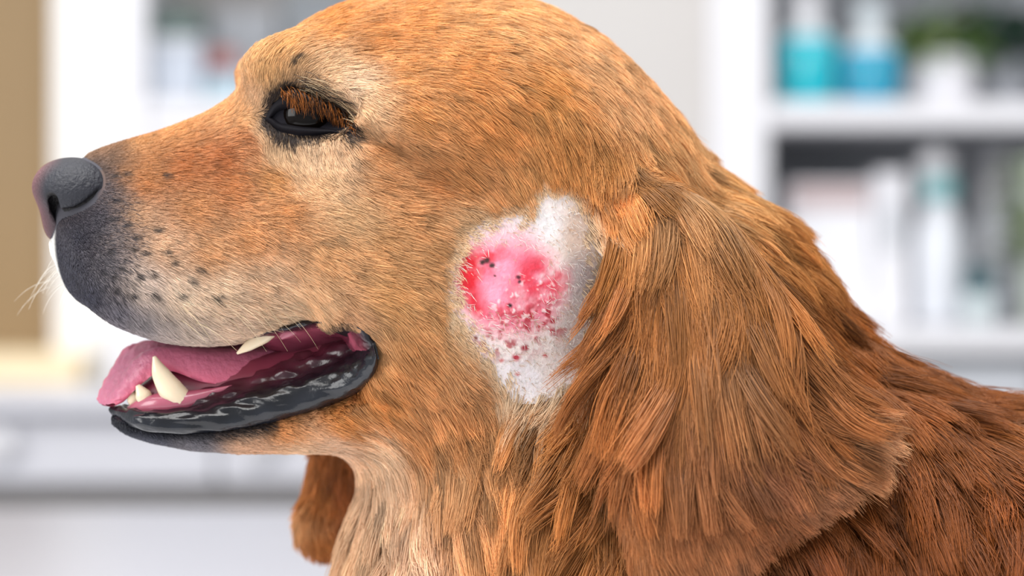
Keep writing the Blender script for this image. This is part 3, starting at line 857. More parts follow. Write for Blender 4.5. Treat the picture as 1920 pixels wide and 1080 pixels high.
# tongue
ton = [
    [(640, 600, 85), (560, 612, 88), (480, 624, 92), (400, 634, 95), (330, 640, 95), (290, 641, 92), (255, 648, 84), (236, 654, 70), (214, 688, 62), (196, 722, 56), (183, 748, 46)],
    [(640, 612, 40), (560, 622, 44), (480, 632, 48), (400, 640, 52), (330, 646, 54), (288, 648, 52), (256, 656, 50), (240, 668, 44), (218, 700, 38), (200, 732, 32), (188, 757, 24)],
    [(640, 622, 0), (560, 640, 0), (480, 654, 0), (400, 660, 0), (330, 660, 0), (288, 662, 0), (258, 674, 0), (244, 690, 0), (226, 716, 0), (208, 742, 0), (198, 760, 0)],
    [(640, 628, -40), (560, 648, -46), (480, 664, -50), (400, 664, -52), (335, 660, -52), (292, 664, -50), (266, 680, -46), (250, 700, -42), (234, 726, -36), (220, 748, -30), (206, 760, -22)],
    [(650, 640, -74), (590, 670, -80), (510, 704, -84), (440, 721, -86), (380, 716, -82), (322, 696, -72), (290, 702, -66), (270, 716, -60), (252, 732, -52), (236, 748, -44), (216, 758, -34)]]
G = across(headgrid(ton, 80), 28)
cg = h2c(G)
nr = unit(np.cross(np.gradient(cg, axis=0), np.gradient(cg, axis=1)))
if nr[20:60, :, 2].mean() > 0: nr = -nr
th = 9 * np.sqrt(np.clip(1 - np.linspace(-1, 1, 28) ** 4, 0, 1))[None, :, None] * np.clip((80 - np.arange(80)) / 6, 0, 1)[:, None, None] ** .5
gr = 5 * np.exp(-((np.linspace(-1, 1, 28)) / .12) ** 2)[None, :, None]
topS, botS = cg + nr * (th - gr) + nr * (1.2 * wet(cg.reshape(-1, 3) * 1.5).reshape(80, 28, 1)), cg - nr * th
ring = np.concatenate([topS, botS[:, ::-1]], 1); ring = np.concatenate([ring, ring[:, :1]], 1)
v_, q_ = rail_mesh('tongue', ring)
tcol = np.broadcast_to(np.where((np.arange(ring.shape[1]) < 28)[None, :, None], lin('b0647c'), lin('c8506e')), ring.shape).reshape(-1, 3).copy()
edge = np.abs(np.linspace(-1, 1, 28)); ecol = np.zeros(ring.shape[:2]); ecol[:, :28] = edge[None] ** 4; ecol[:, 28:56] = edge[None] ** 4
tcol = tcol * (1 - ecol.reshape(-1, 1)) + lin('d4607c') * ecol.reshape(-1, 1)
tongue_mat = mat('tongue', None, rough=0.42, spec=0.5, attr='col', bump=0.35, nscale=500, sss=0.25, coat=0.15)
dlink('tongue', np_mesh('tongue', v_, q_, cols=tcol), tongue_mat)

# floor of the mouth under the tongue
fl = [[(248, 760 - 26 * (1 - s_ ** 4), s_ * 38), (300, 756 - 60 * (1 - s_ ** 4), s_ * 76), (360, 742 - 62 * (1 - s_ ** 4), s_ * 84), (420, 726 - 58 * (1 - s_ ** 4), s_ * 90), (500, 704 - 50 * (1 - s_ ** 4), s_ * 98),
       (570, 676 - 40 * (1 - s_ ** 4), s_ * 106), (650, 632 - 20 * (1 - s_ ** 4), s_ * 120)] for s_ in (-1, -.9, -.7, -.3, .3, .7, .9, 1)]
Rf = h2c(across(headgrid(fl, 40), 24))
v_, q_ = rail_mesh('mouth_floor', Rf)
dlink('mouth_floor', np_mesh('mouth_floor', v_, q_), mat('mouth_floor', '7d2f42', rough=0.35, spec=0.5, coat=0.4, noise=0.3, nscale=60, bump=0.3))

# teeth and gums
tooth_mat = mat('tooth_enamel', 'e6d2b4', rough=0.25, spec=0.5, sss=0.2, coat=0.3, noise=0.08, nscale=120)
gum_mat = mat('gum', 'a85468', rough=0.28, spec=0.5, sss=0.2, coat=0.5, noise=0.25, nscale=90, bump=0.3)
def tooth(name, axis, radii, flat=1.0, mat_=None):
    """axis: list of (u, v, hy) from root to tip"""
    C = h2c(spl([hp(*p) for p in axis], 16)); r = np.interp(np.linspace(0, 1, 16), np.linspace(0, 1, len(radii)), radii)
    T = unit(np.gradient(C, axis=0)); a = unit(np.cross(T, np.array([0, 1.0, 0]))); b = np.cross(T, a)
    ang = np.linspace(0, 2 * np.pi, 17)
    R = C[:, None] + (a[:, None] * np.cos(ang)[None, :, None] + flat * b[:, None] * np.sin(ang)[None, :, None]) * r[:, None, None]
    v_, q_ = rail_mesh(name, R)
    return dlink(name, np_mesh(name, v_, q_), mat_ or tooth_mat)
for sg in (-1, 1):
    tooth('canine_tooth', [(338, 752, sg * 84), (318, 728, sg * 88), (300, 698, sg * 92), (289, 668, sg * 94)], [24, 23, 16, 3], .8)
    tooth('incisor_tooth', [(276, 756, sg * 62), (268, 740, sg * 64), (258, 722, sg * 65)], [15, 15, 4], .7)
    tooth('incisor_tooth', [(258, 760, sg * 36), (250, 746, sg * 38), (240, 730, sg * 40)], [13, 13, 4], .7)
    tooth('upper_premolar', [(512, 612, sg * 118), (494, 630, sg * 124), (464, 650, sg * 126), (444, 663, sg * 126)], [16, 14, 9, 2], .6)
    tooth('upper_molar', [(560, 604, sg * 128), (544, 620, sg * 134), (526, 634, sg * 134)], [17, 14, 4], .6, gum_mat)
    tooth('gum', [(435, 724, sg * 98), (400, 735, sg * 92), (350, 752, sg * 86), (300, 758, sg * 78), (262, 764, sg * 54), (240, 766, sg * 20)], [2, 7, 20, 21, 15, 4], .9, gum_mat)

# ------------------------------------------------------------------ eyes
eye_mat = mat('dark_eye', '0d0806', rough=0.1, spec=0.15, coat=0.05)
lid_mat = mat('black_eyelid', '0e0c11', rough=0.7, spec=0.12, noise=0.3, nscale=150, bump=0.3)
ES = hp(578, 218, -126); ER = 56.0
def sphere_pts(c, r, nu=32, nv=20):
    th = np.linspace(0, 2 * np.pi, nu); ph = np.linspace(0, np.pi, nv)
    return c + r * np.stack([np.outer(np.cos(th), np.sin(ph)), np.outer(np.sin(th), np.sin(ph)), np.outer(np.ones(nu), np.cos(ph))], -1)
open_pts = [(512, 222), (528, 210), (556, 204), (588, 210), (616, 224), (638, 238), (624, 242), (598, 242), (566, 240), (534, 233)]
outer = [(492, 226), (504, 196), (530, 176), (554, 173), (594, 186), (627, 204), (652, 230), (664, 256), (640, 252), (604, 255), (562, 257), (520, 248)]
no = 60
def loop(pts):
    q = spl(np.vstack([np.array(pts, float), [pts[0]]]), no + 1)[:-1]; return q
esc = h2c(ES)
def eye_sphere(x, y, v): return np.sqrt((x - esc[0]) ** 2 + (y - esc[1]) ** 2 + (v - esc[2]) ** 2) - ER - 2.5
lp = loop(open_pts)
kE = (D + esc[1]) / D
ix, iv = 960 + (lp[:, 0] - 960) * kE, 540 + (lp[:, 1] - 540) * kE
inn = np.stack([ix, esc[1] - np.sqrt(np.maximum((ER + 2.5) ** 2 - (ix - esc[0]) ** 2 - (iv - esc[2]) ** 2, (.62 * ER) ** 2)), iv], 1)
out, _o = raycast(loop(outer))
L = []
for t in np.linspace(0, 1, 9):
    p = inn * (1 - t) + out * t
    p[:, 1] -= 13 * np.sin(np.pi * min(1, t * 1.15)) * (1 - .3 * t) - 3 * t
    L.append(p)
R = np.stack([inn + np.array([0, 10, 0])] + L, 1)
Rh = np.stack(list(c2h(R[..., 0], R[..., 1])) + [R[..., 2]], -1)
for sg in (1, -1):
    c = ES.copy(); c[1] *= sg
    v_, q_ = rail_mesh('eyeball', h2c(sphere_pts(c, ER)))
    eo = dlink('eyeball', np_mesh('eyeball', v_, q_), eye_mat)
    Q = Rh.copy(); Q[..., 1] *= sg
    v_, q_ = rail_mesh('eyelids', h2c(Q), closed=True)
    dlink('eyelids', np_mesh('eyelids', v_, q_ if sg > 0 else q_[:, ::-1]), lid_mat)

# ------------------------------------------------------------------ shaved sore on the cheek
st = 1.8
pu = np.arange(838, 1132, st); pv = np.arange(340, 758, st)
PU, PV = np.meshgrid(pu, pv, indexing='ij'); sh = PU.shape
PP, ph_ = raycast(np.stack([PU.ravel(), PV.ravel()], 1))
for _ in range(2):
    gP = tri_grad(PP); PP = PP - body(*PP.T)[:, None] * gP / np.maximum((gP ** 2).sum(1), .3)[:, None]
dm = samp2(PATCH_M, PP[:, 0], PP[:, 2])
m2 = lambda cx, cy, rx, ry, soft=.35: np.clip((1 - np.sqrt(((PU.ravel() - cx) / rx) ** 2 + ((PV.ravel() - cy) / ry) ** 2)) / soft, 0, 1)
Q3 = np.stack([PU.ravel(), PV.ravel(), 0 * PU.ravel()], 1)
def vnoise(scale, seed, oct_=3):
    r = np.random.default_rng(seed); tot = 0; amp_ = 1.0
    for o_ in range(oct_):
        Gd = r.normal(0, 1, (260, 260)); x_ = PU.ravel() / scale; y_ = PV.ravel() / scale
        ca, sa = math.cos(.7 + o_), math.sin(.7 + o_); x_, y_ = (x_ * ca - y_ * sa) % 250, (x_ * sa + y_ * ca) % 250
        i_ = x_.astype(int); j_ = y_.astype(int); a_ = x_ - i_; b_ = y_ - j_; a_ = a_ * a_ * (3 - 2 * a_); b_ = b_ * b_ * (3 - 2 * b_)
        tot = tot + amp_ * (Gd[i_, j_] * (1 - a_) * (1 - b_) + Gd[i_ + 1, j_] * a_ * (1 - b_) + Gd[i_, j_ + 1] * (1 - a_) * b_ + Gd[i_ + 1, j_ + 1] * a_ * b_)
        amp_ *= .55; scale *= .5
    return tot / 1.1
n1_, n2_, n3_, n4_ = vnoise(30, 51), vnoise(15, 52), vnoise(7.5, 53, 2), vnoise(60, 54)
pc = np.tile(lin('e8dcd8'), (len(PP), 1))
def pm(c, f):
    global pc
    f = np.clip(f, 0, 1)[:, None]; pc = pc * (1 - f) + lin(c) * f
pm('ebe5e5', m2(980, 425, 90, 40)); pm('e9e2e4', m2(970, 715, 60, 50))
pm('c4a48c', m2(1085, 450, 45, 110, .6) * .7); pm('b4a8a8', m2(1085, 520, 40, 60, .6) * .8); pm('c8b4ac', m2(1080, 640, 45, 80, .7) * .6)
pm('f0b0bc', m2(950, 470, 90, 70, .6) * .8)
pm('e87890', m2(955, 543, 124, 108, .4) * np.clip(.95 + .2 * n1_, 0, 1))
pm('dc3c50', m2(1012, 520, 70, 62, .6) * np.clip(.75 + .35 * n1_ + .2 * n2_, 0, 1)); pm('d8404f', m2(925, 485, 55, 36, .6) * np.clip(.5 + .5 * n2_, 0, 1))
pm('d01828', m2(878, 512, 34, 70, .6) * np.clip(.95 + .25 * n2_, 0, 1)); pm('d01c30', m2(900, 565, 36, 36, .6) * .95)
pm('f2a8c0', m2(925, 552, 36, 42, .8) * .8); pm('f09cb4', m2(950, 500, 30, 45, .8) * .7)
pm('d8485c', m2(965, 590, 90, 50, .6) * np.clip(.4 + .6 * n2_, 0, 1) * .9)
pm('a8343c', m2(948, 632, 92, 58, .6) * np.clip(.3 + .9 * n2_ - .3 * n3_, 0, 1) * .85); pm('b03040', m2(1020, 600, 70, 50, .6) * np.clip(n2_ * 1.2 - .1, 0, 1))
pm('f3dcd8', m2(965, 610, 100, 70, .6) * np.clip(n3_ * 1.3 - .9, 0, 1) * .4); pm('f6e4e4', m2(1000, 560, 110, 60, .6) * np.clip(n3_ * 1.4 - 1.1, 0, 1) * .6)
for (cx, cy, r0, c) in [(905, 491, 5, '3a2020'), (913, 489, 5, '4a2828'), (922, 497, 5, '3c2424'), (927, 516, 2.5, '5a2c30'), (972, 520, 4, '5c2030'), (974, 528, 3.5, '4c2030'), (956, 573, 4.5, '1c1216'), (984, 652, 6, 'a02838'),
                        (968, 670, 7, 'b83848'), (970, 700, 4, 'd88a88'), (1022, 668, 4, 'c86a68'), (1010, 612, 4, 'b03040'), (1036, 602, 5, 'b03848'), (1020, 606, 4, 'b03040'), (892, 634, 4, '8a5048'), (905, 645, 4, '9c4c48'), (940, 676, 4, 'cc7a78')]:
    pm(c, np.clip(1.6 - np.hypot(PU.ravel() - cx + n3_, (PV.ravel() - cy) * 1.2 + n2_) / r0, 0, 1))
pc = pc * (1 + .03 * n4_ + .03 * n3_)[:, None]
rel = 1.2 + .5 * n3_ * m2(960, 550, 120, 120, .5) + .8 * n2_ * m2(960, 600, 110, 80, .5)
pn = unit(ngrad(body, PP, 4.0))
PP = PP + pn * np.maximum(rel, 1.0)[:, None]
ok = (dm < 14) & ph_
idx = np.arange(len(PP)).reshape(sh)
pq = np.stack([idx[:-1, :-1], idx[1:, :-1], idx[1:, 1:], idx[:-1, 1:]], -1).reshape(-1, 4)
pq = pq[ok[pq].all(1)]
used = np.unique(pq); remap = np.full(len(PP), -1); remap[used] = np.arange(len(used))
sore_mat = mat('sore_skin', None, rough=.42, spec=.4, attr='col', bump=.25, nscale=900, sss=.15)
so = dlink('shaved_sore', np_mesh('shaved_sore', W(PP[used]), remap[pq], cols=pc[used]), sore_mat)
so['label'] = 'shaved pale skin patch with a raw red sore'

# ------------------------------------------------------------------ fur
def hair_material(name, tint=1.0, rough=0.38):
    m = bpy.data.materials.new(name); m.use_nodes = True
    nt = m.node_tree; nt.nodes.clear()
    out = nt.nodes.new('ShaderNodeOutputMaterial')
    a = nt.nodes.new('ShaderNodeAttribute'); a.attribute_name = 'col'
    h = nt.nodes.new('ShaderNodeBsdfPrincipled')
    h.inputs['Roughness'].default_value = rough
    h.inputs['Specular IOR Level'].default_value = 0.3
    t = nt.nodes.new('ShaderNodeBsdfTranslucent')
    mx = nt.nodes.new('ShaderNodeMixShader'); mx.inputs[0].default_value = 0.22
    hi = nt.nodes.new('ShaderNodeHairInfo')
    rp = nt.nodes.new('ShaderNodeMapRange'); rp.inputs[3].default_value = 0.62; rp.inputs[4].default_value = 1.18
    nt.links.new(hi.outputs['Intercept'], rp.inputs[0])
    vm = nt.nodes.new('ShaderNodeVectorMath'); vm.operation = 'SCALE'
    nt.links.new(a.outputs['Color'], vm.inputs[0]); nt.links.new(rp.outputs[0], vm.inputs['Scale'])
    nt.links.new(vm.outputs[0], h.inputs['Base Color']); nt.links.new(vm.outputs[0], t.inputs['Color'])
    nt.links.new(h.outputs[0], mx.inputs[1]); nt.links.new(t.outputs[0], mx.inputs[2])
    nt.links.new(mx.outputs[0], out.inputs['Surface'])
    return m
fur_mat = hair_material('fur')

def hair_object(name, paths, radii, cols, material, label=None):
    """paths (n, k, 3) units, radii (n, k) units, cols (n, 3) linear"""
    n, k = paths.shape[:2]
    c = bpy.data.hair_curves.new(name)
    c.add_curves([k] * n)
    base = np.array(dog.location)
    c.attributes['position'].data.foreach_set('vector', np.ascontiguousarray(W(paths.reshape(-1, 3)) , np.float32).ravel())
    r = c.attributes.get('radius') or c.attributes.new('radius', 'FLOAT', 'POINT')
    r.data.foreach_set('value', np.ascontiguousarray(radii * S, np.float32).ravel())
    a = c.attributes.new('col', 'FLOAT_COLOR', 'CURVE')
    cc = np.ones((n, 4), np.float32); cc[:, :3] = np.clip(cols, 0.002, 0.98)
    a.data.foreach_set('color', cc.ravel())
    c.materials.append(material)
    o = bpy.data.objects.new(name, c)
    COL.objects.link(o)
    o.parent = dog; o.location = tuple(-base)
    o['kind'] = 'stuff'
    if label: o['label'] = label
    return o

# face weights
fc = BV[BQ].mean(1); fnr = unit(BN[BQ].mean(1))
ea, eb = BV[BQ[:, 2]] - BV[BQ[:, 0]], BV[BQ[:, 3]] - BV[BQ[:, 1]]
farea = 0.5 * np.linalg.norm(np.cross(ea, eb), axis=1)
flay = layer_of(fc); fcoat = coat(fc, flay)
camv = unit(np.array([960.0, -D, 540.0]) - fc)
facing = (fnr * camv).sum(1)
kk = D / (D + fc[:, 1]); fu, fv = 960 + (fc[:, 0] - 960) * kk, 540 + (fc[:, 2] - 540) * kk
inframe = (fu > -60) & (fu < 2040) & (fv > -90) & (fv < 1230)
Lm = fcoat[:, 2]
dens = np.interp(Lm, [8, 20, 40, 80, 120, 180], [.54, .48, .38, .27, .20, .15])
# strands that can be seen are dense, the far side of the coat is thinner
w = dens * np.where(facing > -0.25, 1.0, 0.22) * np.where(inframe, 1.0, 0.03)
w[(fc[:, 1] > 40) & (flay == 0)] *= 0.55
NTOT = int((w * farea).sum() )
cdf = np.cumsum(w * farea); cdf /= cdf[-1]
fi = np.searchsorted(cdf, rng.random(NTOT))
a, b = rng.random((NTOT, 1)), rng.random((NTOT, 1))
q = BQ[fi]
def bil(A): return A[q[:, 0]] * (1 - a) * (1 - b) + A[q[:, 1]] * a * (1 - b) + A[q[:, 2]] * a * b + A[q[:, 3]] * (1 - a) * b
RP = bil(BV)
lay = flay[fi]
hx_, hy_ = c2h(RP[:, 0], RP[:, 1])

# bare places
d_eye = samp2(EYE_M, RP[:, 0], RP[:, 2]); eyez = (np.abs(hy_) > 60) & (lay == 0)
d_patch = samp2(PATCH_M, RP[:, 0], RP[:, 2]); near_p = (RP[:, 1] < 0) & (lay == 0)
d_gap = samp2(GAP_M, RP[:, 0], RP[:, 2])
edge_noise = waves(11, 40)(RP) * 8 + waves(12, 14)(RP) * 4
dp = np.where(near_p, d_patch + edge_noise, 200)
keep = ~(eyez & (d_eye < 0))
keep &= (dp > 8) | (rng.random(NTOT) < np.interp(dp, [-20, 8], [0.0, .45]))
keep &= ~((lay == 0) & (d_gap < -3) & (RP[:, 0] < 740))
keep &= nose_base(*RP.T) > 2.5
def sel(m):
    global RP, lay, hx_, hy_, d_eye, eyez, d_patch, dp, d_gap
    RP, lay, hx_, hy_, d_eye, eyez, d_patch, dp, d_gap = (z[m] for z in (RP, lay, hx_, hy_, d_eye, eyez, d_patch, dp, d_gap))
sel(keep)
n = len(RP)
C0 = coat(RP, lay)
Lr = C0[:, 2] * np.where(C0[:, 2] > 75, rng.uniform(0.45, 1.2, n), rng.uniform(0.65, 1.15, n))
Lr *= np.interp(dp, [-20, 5, 55], [.2, .35, 1.0])
Lr *= np.where(eyez & (d_eye < 25), np.interp(d_eye, [0, 25], [.6, 1]), 1)
Lr = np.where((lay == 0) & (hy_ < -20) & (RP[:, 0] < 700) & (np.abs(d_gap) < 22) , np.minimum(Lr, 24), Lr)

# clumps: jittered cells, small on the face and large on ears, neck and back
def cells(P, size, seed):
    s0 = np.floor(P / size).astype(np.int64)
    best = np.full(len(P), 1e18); bid = np.zeros(len(P), np.int64)
    for dx in (-1, 0, 1):
        for dy in (-1, 0, 1):
            for dz in (-1, 0, 1):
                cidx = s0 + np.array([dx, dy, dz])
                hsh = (cidx[:, 0] * 73856093) ^ (cidx[:, 1] * 19349663) ^ (cidx[:, 2] * 83492791) ^ (seed * 2654435761)
                hsh &= 0x7fffffff
                j = np.stack([(hsh % 1009) / 1009., (hsh // 1009 % 1013) / 1013., (hsh // 1022117 % 997) / 997.], 1)
                d = (((cidx + j) * size - P) ** 2).sum(1)
                m = d < best; best[m] = d[m]; bid[m] = hsh[m]
    return bid
csize = [9.0, 18.0, 38.0]
kind_c = np.where(C0[:, 2] < 36, 0, np.where(C0[:, 2] < 75, 1, 2))
cid = np.zeros(n, np.int64)
for k in range(3):
    m = kind_c == k
    if m.any(): cid[m] = cells(RP[m], csize[k], 5 + k) * 12 + k * 4 + lay[m]
_, first, inv = np.unique(cid, return_index=True, return_inverse=True)
ncl = len(first)

cl_ang = rng.normal(0, 1, ncl)[inv]; st_ang = rng.normal(0, 1, n)
broad = waves(21, 170)(RP)
ang = cl_ang * np.interp(C0[:, 2], [15, 60, 150], [.06, .11, .22]) + st_ang * np.interp(C0[:, 2], [15, 60, 150], [.11, .08, .05]) + broad * np.interp(C0[:, 2], [15, 60, 150], [.06, .09, .16])
lift0 = np.interp(C0[:, 2], [10, 40, 120], [.32, .26, .34]) * rng.uniform(.5, 1.4, n) + rng.normal(0, 1, ncl)[inv].clip(-1, 2) * np.interp(C0[:, 2], [65, 120], [.02, .13])
stiff = np.interp(C0[:, 2], [20, 60, 150], [.15, .4, .62])
NP = 8
path = np.empty((n, NP, 3), np.float32); path[:, 0] = RP
pos = RP.copy(); prev = None
seg = (Lr / (NP - 1))[:, None]
for k in range(1, NP):
    gN = tri_grad(pos); nrm = unit(gN)
    if k == 1: side = np.where(nrm[:, 1:2] > 0, 1.0, -1.0) * np.array([[0, 1.0, 0]])
    nrm = np.where((lay > 0)[:, None], unit(.3 * nrm + .7 * side), nrm)
    c = coat(pos, lay)
    dvec = np.stack([c[:, 0], np.zeros(n), c[:, 1]], 1)
    t = dvec - (dvec * nrm).sum(1, keepdims=True) * nrm
    t = unit(t)
    s_ = np.cross(nrm, t)
    an = ang * (0.6 + 0.5 * k / NP)
    t = t * np.cos(an)[:, None] + s_ * np.sin(an)[:, None]
    lf = lift0 * np.interp(k, [1, NP - 1], [1.0, .12])
    stp = unit(t + lf[:, None] * nrm)
    if prev is not None: stp = unit(stp * (1 - stiff)[:, None] + prev * stiff[:, None])
    prev = stp
    pos = pos + stp * seg
    sd = tri(F, pos)
    mn = np.interp(k, [0, NP - 1], [0.0, 1.0]) * np.interp(C0[:, 2], [10, 60, 160], [2, 5, 10])
    push = np.clip(mn - sd, 0, 12)
    pos = pos + nrm * push[:, None]
    path[:, k] = pos
# gather strands of a clump towards their guide
guide = path[first][inv]
gofs = (path[:, 0] - guide[:, 0])[:, None]
tt = np.linspace(0, 1, NP)[None, :, None]
cs = np.interp(C0[:, 2], [15, 50, 120], [.28, .40, .68]) * rng.uniform(.3, 1.25, n)
cs = np.clip(cs, 0, .9)[:, None, None] * tt ** 1.3
path = path * (1 - cs) + (guide + gofs * (1 - .75 * tt)) * cs
# frizz
fz = rng.normal(0, 1, (n, 3))[:, None] * np.sin(tt * rng.uniform(2, 5, n)[:, None, None] + rng.uniform(0, 6, n)[:, None, None])
path += (fz * tt * np.interp(C0[:, 2], [15, 60, 150], [.5, 1.4, 3.6])[:, None, None]).astype(np.float32)

# colour
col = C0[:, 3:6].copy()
clb = rng.normal(0, 1, ncl)[inv]
br = 1 + np.interp(C0[:, 2], [20, 100], [.07, .18]) * clb + rng.normal(0, .10, n) + .06 * waves(31, 60)(RP)
u01 = rng.random(n)
br = np.where(u01 < .10, br * .65, np.where(u01 > .88, br * 1.3, br))
col *= np.clip(br, .3, 1.8)[:, None]
def mixc(m, c, f):
    global col
    f = (f * m)[:, None]; col = col * (1 - f) + lin(c) * f
# black rims of the eyes
mixc(eyez, '14121a', .95 * np.clip((np.where(hx_ < EYE_N[0] - 20, 20, 13) - d_eye - rng.normal(0, 4, n)) / 10, 0, 1))
# pale border of the shaved patch
mixc(near_p[keep] if len(near_p) != n else near_p, 'ecd4b4', np.interp(dp + rng.normal(0, 6, n), [-5, 8, 36], [.85, .65, 0]))
# dark lips
mixc((lay == 0) & (RP[:, 0] > 500) & (RP[:, 0] < 700), '1a181c', np.interp(np.abs(d_gap) + rng.normal(0, 2, n), [0, 9], [.8, 0]) * (RP[:, 2] < 640))
mixc((lay == 0) & (RP[:, 0] < 520) & (RP[:, 2] > 700), '1c1d24', np.interp(np.abs(d_gap) + rng.normal(0, 4, n), [4, 22], [.95, 0]))
# whisker spots on the muzzle
spots = [(205, 410), (232, 420), (248, 445), (202, 470), (222, 500), (243, 466), (252, 512), (262, 472), (275, 508), (312, 488), (345, 520), (210, 330), (228, 327), (212, 375), (190, 508),
         (208, 515), (212, 538), (300, 470), (325, 545), (360, 500), (280, 545), (240, 545), (390, 545), (548, 128), (556, 118), (300, 330), (285, 430)]
sp_p, _ = raycast(spots)
dsp = np.min(np.linalg.norm((RP[:, None, :] - sp_p[None]) * np.array([.75, 1, 1.1]), axis=2), 1)
mixc(np.ones(n, bool), '2a2526', np.interp(dsp, [2, 9], [.88, 0]))
dno = np.linalg.norm((RP - h2c(hp(140, 470, -90))) * np.array([1, .6, .8]), axis=1)
mixc((rng.random(n) < np.interp(dno, [50, 140], [.75, 0])) & (lay == 0), '35323a', np.full(n, .8))
# white hair on the far flew and chin, its rim light painted in
mixc((RP[:, 0] < 330) & (RP[:, 2] > 425), 'f4f1ec', np.clip(np.interp(hy_, [12, 40], [0, .95]) + np.interp(hy_ - (hx_ - 118) * .9, [-40, -22], [0, .95]), 0, .95))

rad0 = np.interp(C0[:, 2], [10, 40, 120], [.62, .70, .82]) * rng.uniform(.65, 1.2, n)
taper = np.interp(np.linspace(0, 1, NP), [0, .5, 1], [1, .9, .25])
rad = rad0[:, None] * taper[None]
names = [((lay == 0) & (C0[:, 2] < 75), 'head_fur', None), ((lay == 0) & (C0[:, 2] >= 75), 'neck_and_body_fur', None), (lay == 1, 'ear_fur', 'long wavy red-gold fur of the near ear'), (lay == 2, 'ear_fur', None)]
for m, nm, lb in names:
    if m.any(): hair_object(nm, path[m], rad[m], col[m], fur_mat, lb)

# ------------------------------------------------------------------ eyelid hair, whiskers, stubble
def strands(name, roots, tips, bulge, r0, cols, k=7, label=None):
    roots, tips, bulge = np.asarray(roots, float), np.asarray(tips, float), np.asarray(bulge, float)
    t = np.linspace(0, 1, k)[None, :, None]
    P = roots[:, None] * (1 - t) + tips[:, None] * t + bulge[:, None] * (4 * t * (1 - t))
    R = np.asarray(r0)[:, None] * np.interp(np.linspace(0, 1, k), [0, .4, 1], [1, .9, .2])[None]
    return hair_object(name, P, R, cols, fur_mat, label)
lash = spl([(530, 178), (552, 174), (590, 187), (625, 205), (650, 230), (662, 252)], 200)
nl = 760
ii = rng.integers(0, 178, nl); off_ = rng.normal(0, 4, (nl, 2)) + np.array([0, -3])
luv = lash[ii] + off_
lr, _ = raycast(luv)
fr = ii / 200.
lt = lr + np.stack([rng.normal(9, 5, nl) - 4 * fr, rng.uniform(-14, -4, nl), np.interp(fr, [0, .15, .7, 1], [12, 40, 30, 4]) * rng.uniform(.5, 1.1, nl)], 1)
lb_ = np.stack([rng.normal(2, 2, nl), rng.uniform(-16, -9, nl), rng.normal(-2, 1.5, nl)], 1)
lc = lin('a8642c')[None] * rng.uniform(.4, 1.3, (nl, 1)); dk = rng.random(nl) < .35; lc[dk] = lin('1c1414')
for sg in (1, -1):
    def fl_(P):
        h = np.stack(list(c2h(P[:, 0], P[:, 1])) + [P[:, 2]], 1); h[:, 1] *= sg; return h2c(h)
    def fv_(V_):
        return V_ * np.array([1, sg, 1])
    strands('eyelashes', fl_(lr), fl_(lt), fv_(lb_), np.full(nl, .55), lc, label='orange brown lid hair over the dark eye' if sg > 0 else None)
nb_ = 150
bl = spl([(556, 166), (585, 172), (615, 186), (640, 206), (660, 230)], 100)[rng.integers(0, 100, nb_)] + rng.normal(0, 10, (nb_, 2)) + np.array([0, -8])
b_r, _ = raycast(bl); b_t, _ = raycast(bl + np.stack([rng.uniform(22, 46, nb_), rng.uniform(6, 34, nb_)], 1))
bc = np.where(rng.random((nb_, 1)) < .5, lin('3a302a')[None], lin('d8bc96')[None])
strands('brow_hair', b_r + [0, -3, 0], b_t + [0, -6, 0], np.tile([0, -7, -4], (nb_, 1)), rng.uniform(.35, .55, nb_), bc, label='dark and pale streaked hair above the eye')
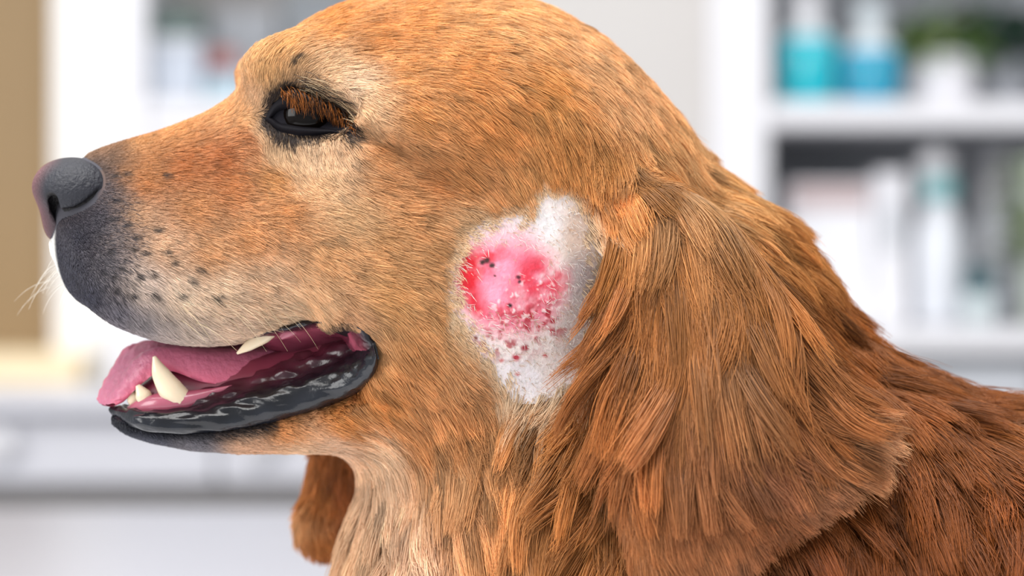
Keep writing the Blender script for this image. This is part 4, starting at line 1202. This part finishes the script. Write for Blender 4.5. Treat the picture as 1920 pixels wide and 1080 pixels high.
# whiskers on both sides of the muzzle tip
nw = 20
wu = rng.uniform(100, 150, nw); wv = rng.uniform(470, 555, nw); wh = rng.uniform(20, 70, nw)
wr = np.array([h2c(hp(a_, b_, c_)) for a_, b_, c_ in zip(wu, wv, wh)])
wl = rng.uniform(40, 95, nw)
wd = unit(np.stack([-rng.uniform(.5, 1.1, nw), rng.uniform(-.1, .5, nw), rng.uniform(.4, 1.4, nw)], 1))
strands('whiskers', wr, wr + wd * wl[:, None], np.stack([-wl * .04, 0 * wl, -wl * .10], 1), rng.uniform(.35, .55, nw), np.tile(lin('f4efe4'), (nw, 1)), label='fine white whiskers')
nw = 24
wuv = np.stack([rng.uniform(330, 560, nw), rng.uniform(560, 610, nw)], 1); wr, _ = raycast(wuv)
wl = rng.uniform(30, 110, nw)
wd = unit(np.stack([rng.uniform(.4, 1.0, nw), -rng.uniform(.1, .5, nw), rng.uniform(.3, 1.0, nw)], 1))
strands('whiskers', wr, wr + wd * wl[:, None], np.stack([0 * wl, -wl * .05, -wl * .08], 1), rng.uniform(.3, .5, nw), np.tile(lin('e8d2ac'), (nw, 1)) * rng.uniform(.6, 1.1, (nw, 1)), label='pale whiskers of the upper lip')
# short pale stubble on the shaved patch
ns = 1700
suv = np.stack([rng.uniform(842, 1125, ns), rng.uniform(345, 752, ns)], 1); sr, _ = raycast(suv)
sdm = samp2(PATCH_M, sr[:, 0], sr[:, 2]); core = np.hypot((suv[:, 0] - 955) / 85, (suv[:, 1] - 520) / 65)
ks = (sdm < 4) & (rng.random(ns) < np.interp(core, [.7, 1.2], [.05, 1.0])); sr = sr[ks]; suv = suv[ks]; ns = len(sr)
sn = unit(tri_grad(sr)); sdir = unit(np.stack([rng.normal(.7, .5, ns), np.zeros(ns), rng.normal(.6, .5, ns)], 1)); sdir = unit(sdir - (sdir * sn).sum(1, keepdims=True) * sn)
sl = rng.uniform(5, 15, ns)[:, None]
sc = np.where(rng.random((ns, 1)) < .75, lin('f6efe9')[None], lin('d8b496')[None]) * rng.uniform(.75, 1.05, (ns, 1))
strands('stubble', sr + sn, sr + sdir * sl + sn * rng.uniform(2, 5, (ns, 1)), sn * 1.0, rng.uniform(.35, .6, ns), sc, k=4, label='short pale stubble regrowing on the shaved skin')
